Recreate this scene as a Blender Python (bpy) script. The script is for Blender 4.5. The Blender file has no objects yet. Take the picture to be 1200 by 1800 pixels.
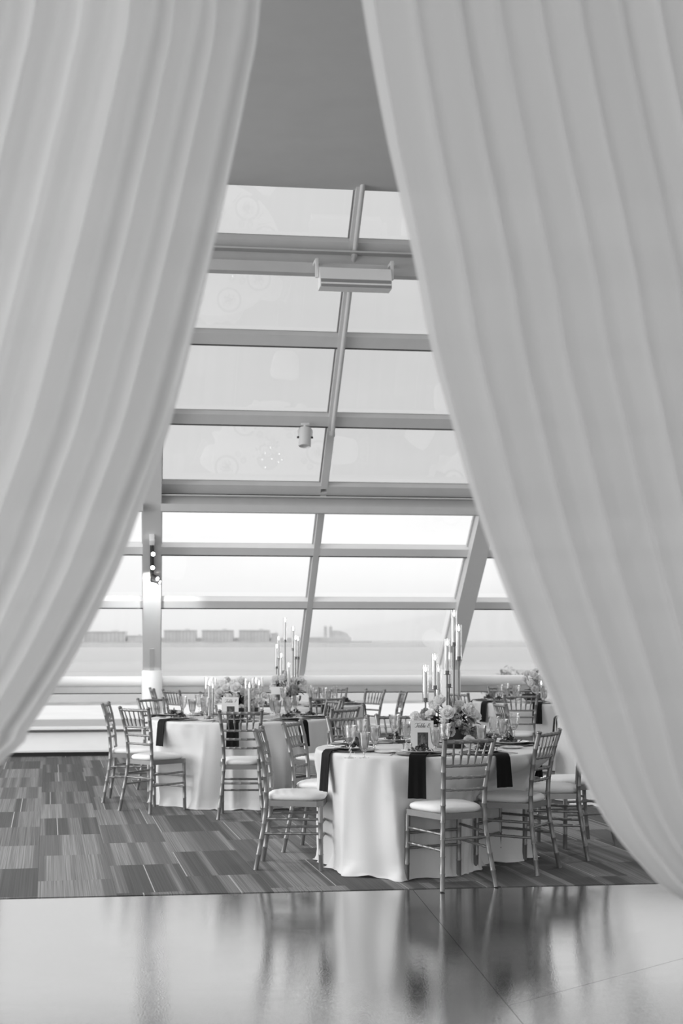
import bpy, bmesh, math, random
from mathutils import Vector, Matrix, noise as mnoise

random.seed(7)
sc = bpy.context.scene
COL = sc.collection
R = math.radians
PI = math.pi

# ------------------------------------------------------------------ camera
F_PX, HOR, EYE = 2500.0, 1126.0, 1.5
YAW = math.atan(333.0 / 2500.0)
CS, SN = math.cos(YAW), math.sin(YAW)
cam_d = bpy.data.cameras.new('camera')
cam_d.sensor_fit = 'VERTICAL'
cam_d.sensor_height = 36.0
cam_d.sensor_width = 24.0
cam_d.lens = 50.0
cam_d.shift_y = (HOR - 900.0) / 1800.0
cam_d.clip_start = 0.05
cam_d.clip_end = 60000
cam_d.dof.use_dof = True
cam_d.dof.focus_distance = 9.2
cam_d.dof.aperture_fstop = 3.3
cam = bpy.data.objects.new('camera', cam_d)
COL.objects.link(cam)
cam.location = (0, 0, EYE)
cam.rotation_euler = (R(90), 0, -YAW)
sc.camera = cam

# ------------------------------------------------------------------ world: even overcast sky
wd = bpy.data.worlds.new('overcast_sky')
sc.world = wd
wd.use_nodes = True
nt = wd.node_tree
nt.nodes.clear()
wo = nt.nodes.new('ShaderNodeOutputWorld')
wb = nt.nodes.new('ShaderNodeBackground')
tc = nt.nodes.new('ShaderNodeTexCoord')
sx = nt.nodes.new('ShaderNodeSeparateXYZ')
cr = nt.nodes.new('ShaderNodeValToRGB')
cr.color_ramp.elements[0].position = 0.0
cr.color_ramp.elements[0].color = (0.86, 0.86, 0.86, 1)
cr.color_ramp.elements[1].position = 0.06
cr.color_ramp.elements[1].color = (1, 1, 1, 1)
nz = nt.nodes.new('ShaderNodeTexNoise')
nz.inputs['Scale'].default_value = 3.0
nz.inputs['Detail'].default_value = 4.0
mp = nt.nodes.new('ShaderNodeMapping')
mp.inputs['Scale'].default_value = (1, 1, 4)
mr = nt.nodes.new('ShaderNodeMapRange')
mr.inputs['From Min'].default_value = 0.3
mr.inputs['From Max'].default_value = 0.7
mr.inputs['To Min'].default_value = 0.93
mr.inputs['To Max'].default_value = 1.05
mx = nt.nodes.new('ShaderNodeMix')
mx.data_type = 'RGBA'
mx.blend_type = 'MULTIPLY'
mx.inputs[0].default_value = 1.0
L = nt.links.new
L(tc.outputs['Generated'], sx.inputs[0])
L(sx.outputs['Z'], cr.inputs[0])
L(tc.outputs['Generated'], mp.inputs[0])
L(mp.outputs[0], nz.inputs['Vector'])
L(nz.outputs['Fac'], mr.inputs[0])
L(cr.outputs[0], mx.inputs[6])
L(mr.outputs[0], mx.inputs[7])
L(mx.outputs[2], wb.inputs[0])
wb.inputs[1].default_value = 1.12
L(wb.outputs[0], wo.inputs[0])

# area lights added to brighten the room from behind and from the left
def fill_light(name, loc, rot, sx_, sy_, watts):
    ld = bpy.data.lights.new(name, 'AREA')
    ld.shape = 'RECTANGLE'
    ld.size, ld.size_y = sx_, sy_
    ld.energy = watts
    lo = bpy.data.objects.new(name, ld)
    COL.objects.link(lo)
    lo.location = loc
    lo.rotation_euler = rot
    return lo
fill_light('fill_left', (-8.8, 11.0, 3.1), (R(82), 0, R(-90)), 13, 4.8, 850)
fill_light('fill_back', (-1.0, -6.5, 2.9), (R(90), 0, 0), 14, 4.6, 85)
# recessed ceiling downlights over the tables
for lx, ly, lw in ((-3.2, 11.2, 95), (-3.2, 7.2, 80), (4.6, 11.2, 45), (4.6, 7.2, 25)):
    dl = bpy.data.lights.new('downlight', 'AREA')
    dl.shape = 'DISK'
    dl.size = 0.5
    dl.energy = lw
    do_ = bpy.data.objects.new('downlight', dl)
    COL.objects.link(do_)
    do_.location = (lx, ly, 5.6)

sc.view_settings.view_transform = 'Standard'
sc.view_settings.look = 'None'
sc.view_settings.gamma = 1.0
sc.view_settings.use_curve_mapping = False
sc.view_settings.exposure = 0.0
sc.cycles.transparent_max_bounces = 24
sc.cycles.max_bounces = 10
sc.cycles.diffuse_bounces = 5
sc.cycles.caustics_reflective = False
sc.cycles.caustics_refractive = False

# ------------------------------------------------------------------ projection helpers (real positions from measured distances)
def cw(x, Z, z=0.0):
    """metres right of / ahead of the viewpoint -> world"""
    return Vector((x * CS + Z * SN, -x * SN + Z * CS, z))

def at(px, Z, z=0.0):
    return cw((px - 600.0) / F_PX * Z, Z, z)

def onlevel(px, py, z):
    Z = (EYE - z) * F_PX / (py - HOR)
    return at(px, Z, z)

TAN = 0.8818
TH = math.atan(TAN)
GY0, GZ0 = 18.9, 1.03

def ray(px, py):
    xc = (px - 600.0) / F_PX
    return Vector((xc * CS + SN, -xc * SN + CS, (HOR - py) / F_PX))

def glass_hit(px, py, off=0.0):
    """point on the sloping glazing plane, shifted off metres towards the room"""
    d = ray(px, py)
    c = GY0 - off / math.sin(TH) - (EYE - GZ0) / TAN
    t = c / (d.y + d.z / TAN)
    return Vector((d.x * t, d.y * t, EYE + d.z * t))

def gl(x, z, off=0.0):
    """glazing-plane point from x and height, shifted off metres square to the glass"""
    return Vector((x, GY0 - (z - GZ0) / TAN - off * math.sin(TH), z - off * math.cos(TH)))

# ------------------------------------------------------------------ materials
def mat(name, c=0.5, rough=0.5, metal=0.0, spec=0.5, noise=0.0, nscale=20.0, bump=0.0, bscale=80.0, **kw):
    m = bpy.data.materials.new(name)
    m.use_nodes = True
    n = m.node_tree
    b = n.nodes['Principled BSDF']
    b.inputs['Base Color'].default_value = (c, c, c, 1)
    b.inputs['Roughness'].default_value = rough
    b.inputs['Metallic'].default_value = metal
    b.inputs['Specular IOR Level'].default_value = spec
    for k, v in kw.items():
        b.inputs[k].default_value = v
    t = n.nodes.new('ShaderNodeTexCoord')
    if noise > 0:
        z = n.nodes.new('ShaderNodeTexNoise')
        z.inputs['Scale'].default_value = nscale
        z.inputs['Detail'].default_value = 5
        r = n.nodes.new('ShaderNodeMapRange')
        r.inputs['From Min'].default_value = 0.25
        r.inputs['From Max'].default_value = 0.75
        r.inputs['To Min'].default_value = c * (1 - noise)
        r.inputs['To Max'].default_value = min(1, c * (1 + noise))
        n.links.new(t.outputs['Object'], z.inputs['Vector'])
        n.links.new(z.outputs['Fac'], r.inputs[0])
        n.links.new(r.outputs[0], b.inputs['Base Color'])
    if bump > 0:
        z2 = n.nodes.new('ShaderNodeTexNoise')
        z2.inputs['Scale'].default_value = bscale
        z2.inputs['Detail'].default_value = 3
        bp = n.nodes.new('ShaderNodeBump')
        bp.inputs['Strength'].default_value = bump
        bp.inputs['Distance'].default_value = 0.01
        n.links.new(t.outputs['Object'], z2.inputs['Vector'])
        n.links.new(z2.outputs['Fac'], bp.inputs['Height'])
        n.links.new(bp.outputs[0], b.inputs['Normal'])
    return m

def glass_mat(name, tint, gloss=0.06, rough=0.0, fres=True, milk=0.0, maxg=0.9):
    """thin clear glass: see-through with a Fresnel reflection"""
    m = bpy.data.materials.new(name)
    m.use_nodes = True
    n = m.node_tree
    n.nodes.clear()
    o = n.nodes.new('ShaderNodeOutputMaterial')
    tr = n.nodes.new('ShaderNodeBsdfTransparent')
    tr.inputs[0].default_value = (tint, tint, tint, 1)
    g = n.nodes.new('ShaderNodeBsdfGlossy')
    g.inputs['Roughness'].default_value = rough
    g.inputs[0].default_value = (1, 1, 1, 1)
    mixs = n.nodes.new('ShaderNodeMixShader')
    lw = n.nodes.new('ShaderNodeLayerWeight')
    lw.inputs[0].default_value = 0.25
    r = n.nodes.new('ShaderNodeMapRange')
    r.inputs['To Min'].default_value = gloss
    r.inputs['To Max'].default_value = maxg
    n.links.new(lw.outputs['Fresnel'], r.inputs[0])
    n.links.new(r.outputs[0], mixs.inputs[0])
    last = tr
    if milk > 0:
        df = n.nodes.new('ShaderNodeBsdfTranslucent')
        df.inputs[0].default_value = (0.95, 0.95, 0.95, 1)
        d2 = n.nodes.new('ShaderNodeBsdfDiffuse')
        d2.inputs[0].default_value = (0.95, 0.95, 0.95, 1)
        a = n.nodes.new('ShaderNodeMixShader')
        n.links.new(df.outputs[0], a.inputs[1])
        n.links.new(d2.outputs[0], a.inputs[2])
        mk = n.nodes.new('ShaderNodeMixShader')
        mk.inputs[0].default_value = milk
        n.links.new(tr.outputs[0], mk.inputs[1])
        n.links.new(a.outputs[0], mk.inputs[2])
        last = mk
    n.links.new(last.outputs[0], mixs.inputs[1])
    n.links.new(g.outputs[0], mixs.inputs[2])
    n.links.new(mixs.outputs[0], o.inputs[0])
    return m

def cloth_mat(name, c, transl=0.3, clear=0.0, weave=900.0):
    m = bpy.data.materials.new(name)
    m.use_nodes = True
    n = m.node_tree
    n.nodes.clear()
    o = n.nodes.new('ShaderNodeOutputMaterial')
    d = n.nodes.new('ShaderNodeBsdfDiffuse')
    t = n.nodes.new('ShaderNodeBsdfTranslucent')
    tco = n.nodes.new('ShaderNodeTexCoord')
    w = n.nodes.new('ShaderNodeTexNoise')
    w.inputs['Scale'].default_value = weave
    r = n.nodes.new('ShaderNodeMapRange')
    r.inputs['To Min'].default_value = c * 0.94
    r.inputs['To Max'].default_value = min(1.0, c * 1.06)
    n.links.new(tco.outputs['Object'], w.inputs['Vector'])
    n.links.new(w.outputs['Fac'], r.inputs[0])
    n.links.new(r.outputs[0], d.inputs[0])
    n.links.new(r.outputs[0], t.inputs[0])
    a = n.nodes.new('ShaderNodeMixShader')
    a.inputs[0].default_value = transl
    n.links.new(d.outputs[0], a.inputs[1])
    n.links.new(t.outputs[0], a.inputs[2])
    last = a
    if clear > 0:
        tr = n.nodes.new('ShaderNodeBsdfTransparent')
        b = n.nodes.new('ShaderNodeMixShader')
        b.inputs[0].default_value = clear
        n.links.new(a.outputs[0], b.inputs[1])
        n.links.new(tr.outputs[0], b.inputs[2])
        last = b
    n.links.new(last.outputs[0], o.inputs[0])
    return m

def emit_mat(name, s, c=1.0):
    m = bpy.data.materials.new(name)
    m.use_nodes = True
    n = m.node_tree
    n.nodes.clear()
    o = n.nodes.new('ShaderNodeOutputMaterial')
    e = n.nodes.new('ShaderNodeEmission')
    e.inputs[0].default_value = (c, c, c, 1)
    e.inputs[1].default_value = s
    n.links.new(e.outputs[0], o.inputs[0])
    return m

def floor_mat():
    m = mat('polished_terrazzo', 0.4, 0.1)
    n = m.node_tree
    b = n.nodes['Principled BSDF']
    t = n.nodes.new('ShaderNodeTexCoord')
    sp = n.nodes.new('ShaderNodeTexVoronoi')
    sp.inputs['Scale'].default_value = 160
    big = n.nodes.new('ShaderNodeTexNoise')
    big.inputs['Scale'].default_value = 1.3
    big.inputs['Detail'].default_value = 6
    r1 = n.nodes.new('ShaderNodeMapRange')
    r1.inputs['To Min'].default_value = 0.03
    r1.inputs['To Max'].default_value = 0.27
    r2 = n.nodes.new('ShaderNodeMapRange')
    r2.inputs['From Min'].default_value = 0.3
    r2.inputs['From Max'].default_value = 0.7
    r2.inputs['To Min'].default_value = 0.9
    r2.inputs['To Max'].default_value = 1.08
    mu = n.nodes.new('ShaderNodeMath')
    mu.operation = 'MULTIPLY'
    sepc = n.nodes.new('ShaderNodeSeparateColor')
    n.links.new(t.outputs['Object'], sp.inputs['Vector'])
    n.links.new(t.outputs['Object'], big.inputs['Vector'])
    n.links.new(sp.outputs['Color'], sepc.inputs[0])
    n.links.new(sepc.outputs[0], r1.inputs[0])
    n.links.new(big.outputs['Fac'], r2.inputs[0])
    n.links.new(r1.outputs[0], mu.inputs[0])
    n.links.new(r2.outputs[0], mu.inputs[1])
    n.links.new(mu.outputs[0], b.inputs['Base Color'])
    sm = n.nodes.new('ShaderNodeTexNoise')
    sm.inputs['Scale'].default_value = 5
    sm.inputs['Detail'].default_value = 6
    mpn = n.nodes.new('ShaderNodeMapping')
    mpn.inputs['Scale'].default_value = (1.0, 3.0, 1.0)
    mpn.inputs['Rotation'].default_value = (0, 0, 0.5)
    r3 = n.nodes.new('ShaderNodeMapRange')
    r3.inputs['From Min'].default_value = 0.35
    r3.inputs['From Max'].default_value = 0.75
    r3.inputs['To Min'].default_value = 0.065
    r3.inputs['To Max'].default_value = 0.125
    n.links.new(t.outputs['Object'], mpn.inputs[0])
    n.links.new(mpn.outputs[0], sm.inputs['Vector'])
    n.links.new(sm.outputs['Fac'], r3.inputs[0])
    n.links.new(r3.outputs[0], b.inputs['Roughness'])
    b.inputs['IOR'].default_value = 2.9
    b.inputs['Specular IOR Level'].default_value = 1.0
    fb = n.nodes.new('ShaderNodeTexNoise')
    fb.inputs['Scale'].default_value = 110
    bp = n.nodes.new('ShaderNodeBump')
    bp.inputs['Strength'].default_value = 0.04
    bp.inputs['Distance'].default_value = 0.01
    n.links.new(t.outputs['Object'], fb.inputs['Vector'])
    n.links.new(fb.outputs['Fac'], bp.inputs['Height'])
    n.links.new(bp.outputs[0], b.inputs['Normal'])
    gs = n.nodes.new('ShaderNodeBsdfGlossy')
    n.links.new(r3.outputs[0], gs.inputs['Roughness'])
    n.links.new(bp.outputs[0], gs.inputs['Normal'])
    ms = n.nodes.new('ShaderNodeMixShader')
    ms.inputs[0].default_value = 0.55
    n.links.new(b.outputs[0], ms.inputs[1])
    n.links.new(gs.outputs[0], ms.inputs[2])
    n.links.new(ms.outputs[0], n.nodes['Material Output'].inputs[0])
    return m

def carpet_mat():
    """striped loop pile: each plank its own tone, fine lengthwise stripes and a pale pinstripe on some"""
    m = mat('striped_carpet', 0.2, 0.95, spec=0.1)
    n = m.node_tree
    b = n.nodes['Principled BSDF']
    t = n.nodes.new('ShaderNodeTexCoord')
    oi = n.nodes.new('ShaderNodeObjectInfo')
    at_ = n.nodes.new('ShaderNodeAttribute')
    at_.attribute_name = 'tone'
    add = n.nodes.new('ShaderNodeMath')
    add.operation = 'ADD'
    fr = n.nodes.new('ShaderNodeMath')
    fr.operation = 'FRACT'
    n.links.new(oi.outputs['Random'], add.inputs[0])
    n.links.new(at_.outputs['Fac'], add.inputs[1])
    n.links.new(add.outputs[0], fr.inputs[0])
    def math_(op, a, b=None, c=None):
        q = n.nodes.new('ShaderNodeMath')
        q.operation = op
        for k, v in enumerate((a, b, c)):
            if v is None:
                continue
            if isinstance(v, (int, float)):
                q.inputs[k].default_value = v
            else:
                n.links.new(v, q.inputs[k])
        return q.outputs[0]
    def noise_(vx, vy, vz, scale, detail, rough=.5):
        cmb = n.nodes.new('ShaderNodeCombineXYZ')
        for k, v in enumerate((vx, vy, vz)):
            if isinstance(v, (int, float)):
                cmb.inputs[k].default_value = v
            else:
                n.links.new(v, cmb.inputs[k])
        q = n.nodes.new('ShaderNodeTexNoise')
        q.inputs['Scale'].default_value = scale
        q.inputs['Detail'].default_value = detail
        q.inputs['Roughness'].default_value = rough
        n.links.new(cmb.outputs[0], q.inputs['Vector'])
        return q.outputs['Fac']
    def range_(v, a, b, c, d, smooth=False):
        q = n.nodes.new('ShaderNodeMapRange')
        if smooth:
            q.interpolation_type = 'SMOOTHSTEP'
        n.links.new(v, q.inputs[0])
        for k, x in enumerate((a, b, c, d)):
            q.inputs[k + 1].default_value = x
        return q.outputs[0]
    sep = n.nodes.new('ShaderNodeSeparateXYZ')
    n.links.new(t.outputs['Object'], sep.inputs[0])
    seed_ = math_('MULTIPLY', fr.outputs[0], 53.0)
    # broad pale and dark bands across each tile
    band = range_(noise_(sep.outputs['X'], 0.0, seed_, 5.5, 1.0), .46, .54, 0, 1, True)
    shift = range_(fr.outputs[0], 0, 1, -.38, .34)
    lightness = math_('ADD', math_('MULTIPLY', band, .75), shift)
    base_c = range_(lightness, 0, 1, .12, .27)
    # fine lengthwise stripes, stronger on the pale bands
    fine = noise_(sep.outputs['X'], math_('MULTIPLY', sep.outputs['Y'], .004), seed_, 120, 2.0, .7)
    lo = range_(band, 0, 1, .85, .68)
    fr_ = range_(fine, .32, .68, 0, 1)
    stripe = math_('ADD', lo, math_('MULTIPLY', fr_, math_('MULTIPLY', math_('SUBTRACT', 1.0, lo), 2.0)))
    mu = n.nodes.new('ShaderNodeMath')
    mu.operation = 'MULTIPLY'
    n.links.new(base_c, mu.inputs[0])
    n.links.new(stripe, mu.inputs[1])
    # pinstripe: |x - x0| < 2 mm on a third of the planks
    a1 = n.nodes.new('ShaderNodeMath'); a1.operation = 'MULTIPLY_ADD'
    a1.inputs[1].default_value = 0.8; a1.inputs[2].default_value = -0.38
    n.links.new(fr.outputs[0], a1.inputs[0])
    a2 = n.nodes.new('ShaderNodeMath'); a2.operation = 'SUBTRACT'
    n.links.new(sep.outputs['X'], a2.inputs[0]); n.links.new(a1.outputs[0], a2.inputs[1])
    a3 = n.nodes.new('ShaderNodeMath'); a3.operation = 'ABSOLUTE'
    n.links.new(a2.outputs[0], a3.inputs[0])
    a4 = n.nodes.new('ShaderNodeMath'); a4.operation = 'LESS_THAN'
    a4.inputs[1].default_value = 0.0035
    n.links.new(a3.outputs[0], a4.inputs[0])
    mixc = n.nodes.new('ShaderNodeMix')
    n.links.new(a4.outputs[0], mixc.inputs[0])
    n.links.new(mu.outputs[0], mixc.inputs[2])
    mixc.inputs[3].default_value = 0.48
    n.links.new(mixc.outputs[0], b.inputs['Base Color'])
    return m

M = {}
M['floor'] = floor_mat()
M['carpet'] = carpet_mat()
M['joint'] = mat('floor_joint', 0.12, 0.8)
M['ceiling'] = mat('ceiling_paint', 0.60, 0.9, noise=0.03, nscale=3)
M['white_metal'] = mat('white_powder_coat', 0.72, 0.45, noise=0.03, nscale=4)
M['rail'] = mat('pale_grey_aluminium', 0.68, 0.4, noise=0.03, nscale=6)
M['gasket'] = mat('dark_gasket', 0.10, 0.6)
M['beam'] = mat('grey_steel_paint', 0.58, 0.5, noise=0.04, nscale=5)
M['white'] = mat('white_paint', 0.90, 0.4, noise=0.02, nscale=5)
M['black'] = mat('black_metal', 0.02, 0.4)
M['pane'] = glass_mat('clear_pane', 0.97, 0.0, maxg=0.2)
M['pane_tint'] = glass_mat('tinted_pane', 0.81, 0.03, maxg=0.7)
M['drape'] = cloth_mat('drape_fabric', 0.84, 0.30, 0.02)
M['linen'] = cloth_mat('table_linen', 0.86, 0.12, 0.0, 500)
M['napkin'] = mat('black_satin', 0.008, 0.6, spec=0.12, bump=0.1, bscale=300)
M['silver'] = mat('silver_lacquer', 0.27, 0.38, metal=0.6, noise=0.08, nscale=14)
M['cushion'] = mat('ivory_cushion', 0.90, 0.85, spec=0.2, bump=0.15, bscale=60)
M['china'] = mat('white_china', 0.82, 0.15)
M['charger'] = mat('pewter_charger', 0.22, 0.3, metal=0.5)
M['steel'] = mat('cutlery_steel', 0.5, 0.2, metal=0.9)
M['salad'] = mat('salad_leaf', 0.085, 0.6, noise=0.7, nscale=40)
M['crystal'] = glass_mat('cut_crystal', 0.97, 0.10, 0.02, milk=0.07)
M['iced'] = glass_mat('iced_glass', 0.98, 0.08, 0.05, milk=0.14)
M['ice'] = glass_mat('ice_water', 0.98, 0.06, 0.1, milk=0.28)
M['chimney'] = glass_mat('chimney_glass', 0.985, 0.03, maxg=0.7)
M['wax'] = mat('white_wax', 0.85, 0.5, **{'Subsurface Weight': 0.0})
M['flame'] = emit_mat('candle_flame', 6.0)
M['wick'] = mat('wick', 0.03, 0.9)
M['brass'] = mat('dark_brass', 0.20, 0.35, metal=0.7)
M['petal'] = cloth_mat('ivory_petal', 0.93, 0.35, 0, 60)
M['petal_b'] = cloth_mat('blush_petal', 0.82, 0.3, 0, 60)
M['petal_c'] = mat('mauve_petal', 0.5, 0.7, spec=0.2, noise=0.2, nscale=40)
M['leaf'] = mat('dark_leaf', 0.045, 0.5, noise=0.4, nscale=25)
M['card'] = mat('white_card', 0.80, 0.7)
M['ink'] = mat('grey_ink', 0.22, 0.8)
M['photo'] = mat('dark_photo_print', 0.06, 0.4, noise=0.9, nscale=45)
M['photo_mid'] = mat('mid_photo_print', 0.16, 0.4, noise=0.6, nscale=60)
M['lamp_on'] = emit_mat('lamp_face', 12.0)
M['sea'] = None
M['stone'] = mat('pale_stone', 0.93, 0.9, noise=0.2, nscale=0.02)
M['stone_b'] = mat('grey_stone', 0.88, 0.9, noise=0.12, nscale=0.03)
M['window_dark'] = mat('far_window', 0.74, 0.5)
M['asphalt'] = mat('grey_paving', 0.42, 0.9, noise=0.08, nscale=2)
M['concrete'] = mat('white_concrete', 0.88, 0.9, noise=0.05, nscale=0.8)
M['rubble'] = mat('rock_revetment', 0.42, 0.95, noise=0.5, nscale=1.5)
M['shrub'] = mat('shrub_leaf', 0.28, 0.7, noise=0.3, nscale=8)

# ------------------------------------------------------------------ mesh helpers
class MB:
    def __init__(s):
        s.v = []
        s.f = []
        s.mi = []

    def add(s, vs, fs, m=0):
        o = len(s.v)
        s.v += [tuple(v) for v in vs]
        s.f += [tuple(i + o for i in f) for f in fs]
        s.mi += [m] * len(fs)
        return s

    def box(s, c, d, M4=None, bev=0.0):
        x, y, z = d[0] / 2, d[1] / 2, d[2] / 2
        c = Vector(c)
        if bev > 0:
            b = min(bev, x * .9, y * .9, z * .9)
            pts = []
            bm = bmesh.new()
            bmesh.ops.create_cube(bm, size=1)
            bmesh.ops.scale(bm, vec=(2 * x, 2 * y, 2 * z), verts=bm.verts)
            bmesh.ops.bevel(bm, geom=list(bm.edges), offset=b, segments=2, affect='EDGES', profile=0.6)
            bm.verts.index_update()
            vs = [Vector(v.co) for v in bm.verts]
            fs = [[v.index for v in f.verts] for f in bm.faces]
            bm.free()
        else:
            vs = [Vector((a * x, b * y, e * z)) for a in (-1, 1) for b in (-1, 1) for e in (-1, 1)]
            fs = [(0, 1, 3, 2), (4, 6, 7, 5), (0, 4, 5, 1), (2, 3, 7, 6), (0, 2, 6, 4), (1, 5, 7, 3)]
        if M4 is not None:
            vs = [M4 @ v for v in vs]
        return s.add([v + c for v in vs], fs)

    def tube(s, path, rad, n=8, caps=True):
        path = [Vector(p) for p in path]
        k = len(path)
        if not hasattr(rad, '__len__'):
            rad = [rad] * k
        vs = []
        up = None
        for i, p in enumerate(path):
            t = (path[min(i + 1, k - 1)] - path[max(i - 1, 0)]).normalized()
            if up is None:
                ref = Vector((0, 0, 1)) if abs(t.z) < 0.9 else Vector((0, 1, 0))
                up = (ref - t * ref.dot(t)).normalized()
            else:
                up = (up - t * up.dot(t)).normalized()
            sd = t.cross(up)
            for j in range(n):
                a = 2 * PI * j / n
                vs.append(p + (up * math.cos(a) + sd * math.sin(a)) * rad[i])
        fs = []
        for i in range(k - 1):
            for j in range(n):
                a, b = i * n + j, i * n + (j + 1) % n
                fs.append((a, b, b + n, a + n))
        if caps:
            fs.append(tuple(range(n))[::-1])
            fs.append(tuple((k - 1) * n + j for j in range(n)))
        return s.add(vs, fs)

    def bamboo(s, path, r, n=8, step=0.11, bulge=1.22):
        """tube with turned rings at intervals"""
        path = [Vector(p) for p in path]
        ds = [0]
        for a, b in zip(path, path[1:]):
            ds.append(ds[-1] + (b - a).length)
        tot = ds[-1]

        def P(d):
            d = max(0, min(tot, d))
            for i in range(len(ds) - 1):
                if d <= ds[i + 1] + 1e-9:
                    t = (d - ds[i]) / max(1e-9, ds[i + 1] - ds[i])
                    return path[i].lerp(path[i + 1], t)
            return path[-1]
        k = max(1, round(tot / step))
        pts, rr = [P(0)], [r]
        for i in range(1, k):
            d = tot * i / k
            for dd, q in ((-.006, 1), (-.003, bulge), (.003, bulge), (.006, 1)):
                pts.append(P(d + dd))
                rr.append(r * q)
        pts.append(P(tot))
        rr.append(r)
        return s.tube(pts, rr, n)

    def lathe(s, prof, n=20, c=(0, 0, 0), close=True):
        vs, fs = [], []
        c = Vector(c)
        for r, z in prof:
            for j in range(n):
                a = 2 * PI * j / n
                vs.append(c + Vector((r * math.cos(a), r * math.sin(a), z)))
        for i in range(len(prof) - 1):
            for j in range(n):
                a, b = i * n + j, i * n + (j + 1) % n
                fs.append((a, b, b + n, a + n))
        if close:
            fs.append(tuple(range(n))[::-1])
            fs.append(tuple((len(prof) - 1) * n + j for j in range(n)))
        return s.add(vs, fs)

    def mesh(s, name, m=None, smooth=True, angle=None):
        me = bpy.data.meshes.new(name)
        me.from_pydata(s.v, [], s.f)
        for q in (m if isinstance(m, (list, tuple)) else [m]):
            if q is not None:
                me.materials.append(q)
        if isinstance(m, (list, tuple)):
            me.polygons.foreach_set('material_index', s.mi)
        if smooth:
            me.polygons.foreach_set('use_smooth', [True] * len(me.polygons))
            if angle:
                me.set_sharp_from_angle(angle=R(angle))
        me.update()
        return me

def ob(name, me, parent=None, loc=(0, 0, 0), rz=0.0):
    o = bpy.data.objects.new(name, me)
    COL.objects.link(o)
    o.location = loc
    if rz:
        o.rotation_euler = (0, 0, rz)
    if parent is not None:
        o.parent = parent
    return o

def tag(o, label, cat, group=None, kind=None):
    if label:
        o['label'] = label
    if cat:
        o['category'] = cat
    if group:
        o['group'] = group
    if kind:
        o['kind'] = kind
    return o

def thing(name, label, cat, loc=(0, 0, 0), rz=0.0, group=None):
    return tag(ob(name, None, None, loc, rz), label, cat, group)

def struct(name, label=None, me=None, loc=(0, 0, 0)):
    o = ob(name, me, None, loc)
    o['kind'] = 'structure'
    if label:
        o['label'] = label
        o['category'] = name.split('_')[0]
    return o

def bx(name, c, d, m, parent=None, bev=0.0, M4=None):
    return ob(name, MB().box((0, 0, 0), d, M4, bev).mesh(name, m, bev > 0, 40), parent, c)

# ================================================================== SETTING
def clip(poly, f):
    out = []
    for i in range(len(poly)):
        a, b = poly[i], poly[(i + 1) % len(poly)]
        fa, fb = f(a), f(b)
        if fa >= 0:
            out.append(a)
        if (fa >= 0) != (fb >= 0):
            t = fa / (fa - fb)
            out.append((a[0] + (b[0] - a[0]) * t, a[1] + (b[1] - a[1]) * t))
    return out

# ---- polished floor in slabs with sawn joints
CARPET_Y = 8.445
fl = struct('floor', 'polished grey terrazzo floor in front of the carpet')
base = MB().box((1.0, 9.0, -0.16), (26, 26, 0.3)).mesh('floor_base', M['joint'], False)
ob('subfloor', base, fl)
J1 = [cw(.44, 8.45), cw(.71, 5.56)]
jd = (J1[1] - J1[0]).normalized()
jx = lambda y: J1[0].x + (y - J1[0].y) * jd.x / jd.y
ycuts = [CARPET_Y, 4.6, 1.0, -3.9]
xoffs = [-12, -3.6, 0.0, 3.6, 13]
g = 0.0012
for i in range(3):
    for j in range(4):
        y1, y0 = ycuts[i] - (g if i else 0), ycuts[i + 1] + g
        q = []
        for (xo, s) in ((xoffs[j], 1), (xoffs[j + 1], -1)):
            for y in (y0, y1):
                q.append((jx(y) + xo + s * g, y))
        (ax, ay), (bx_, by), (cx, cy), (dx, dy) = q
        quad = [(ax, ay), (cx, cy), (dx, dy), (bx_, by)]
        parts_ = [quad]
        if i == 0 and j == 2:                      # one slab is cut by a diagonal joint
            q0, q1 = cw(.65, 5.81), cw(1.31, 6.43)
            nx_, ny_ = -(q1.y - q0.y), q1.x - q0.x
            ln = math.hypot(nx_, ny_)
            sd_ = lambda p: ((p[0] - q0.x) * nx_ + (p[1] - q0.y) * ny_) / ln
            parts_ = [clip(quad, lambda p: sd_(p) - g), clip(quad, lambda p: -sd_(p) - g)]
        for poly in parts_:
            m_ = len(poly)
            vs = [(x, y, 0) for x, y in poly] + [(x, y, -0.012) for x, y in poly]
            fs = [tuple(range(m_))] + [(k, k + m_, (k + 1) % m_ + m_, (k + 1) % m_) for k in range(m_)]
            ob('slab', MB().add(vs, fs).mesh('slab', M['floor'], False), fl)

# ---- carpet tiles, half a metre by one metre, half-dropped, laid 4 degrees off the window line
CR = R(4.05)
carpet = struct('floor_carpet', 'striped grey carpet tiles under the tables')
ca, sa = math.cos(CR), math.sin(CR)
PW, PL, PT = 0.46, 1.06, 0.004
def plank_mesh(name, poly):
    n = len(poly)
    vs = [(x, y, PT) for x, y in poly] + [(x, y, -0.004) for x, y in poly]
    fs = [tuple(range(n))] + [(i, i + n, (i + 1) % n + n, (i + 1) % n) for i in range(n)]
    return MB().add(vs, fs).mesh(name, M['carpet'], False)
gap = 0.0004
rect = [(-PW / 2 + gap, -PL / 2 + gap), (PW / 2 - gap, -PL / 2 + gap), (PW / 2 - gap, PL / 2 - gap), (-PW / 2 + gap, PL / 2 - gap)]
full_plank = plank_mesh('carpet_tile', rect)
CARPET_END = 19.05
org = Vector((0.06, 8.0, 0))
def k2w(u, v):
    return Vector((org.x + u * ca - v * sa, org.y + u * sa + v * ca, 0))
cells = []
rng = random.Random(3)
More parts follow.
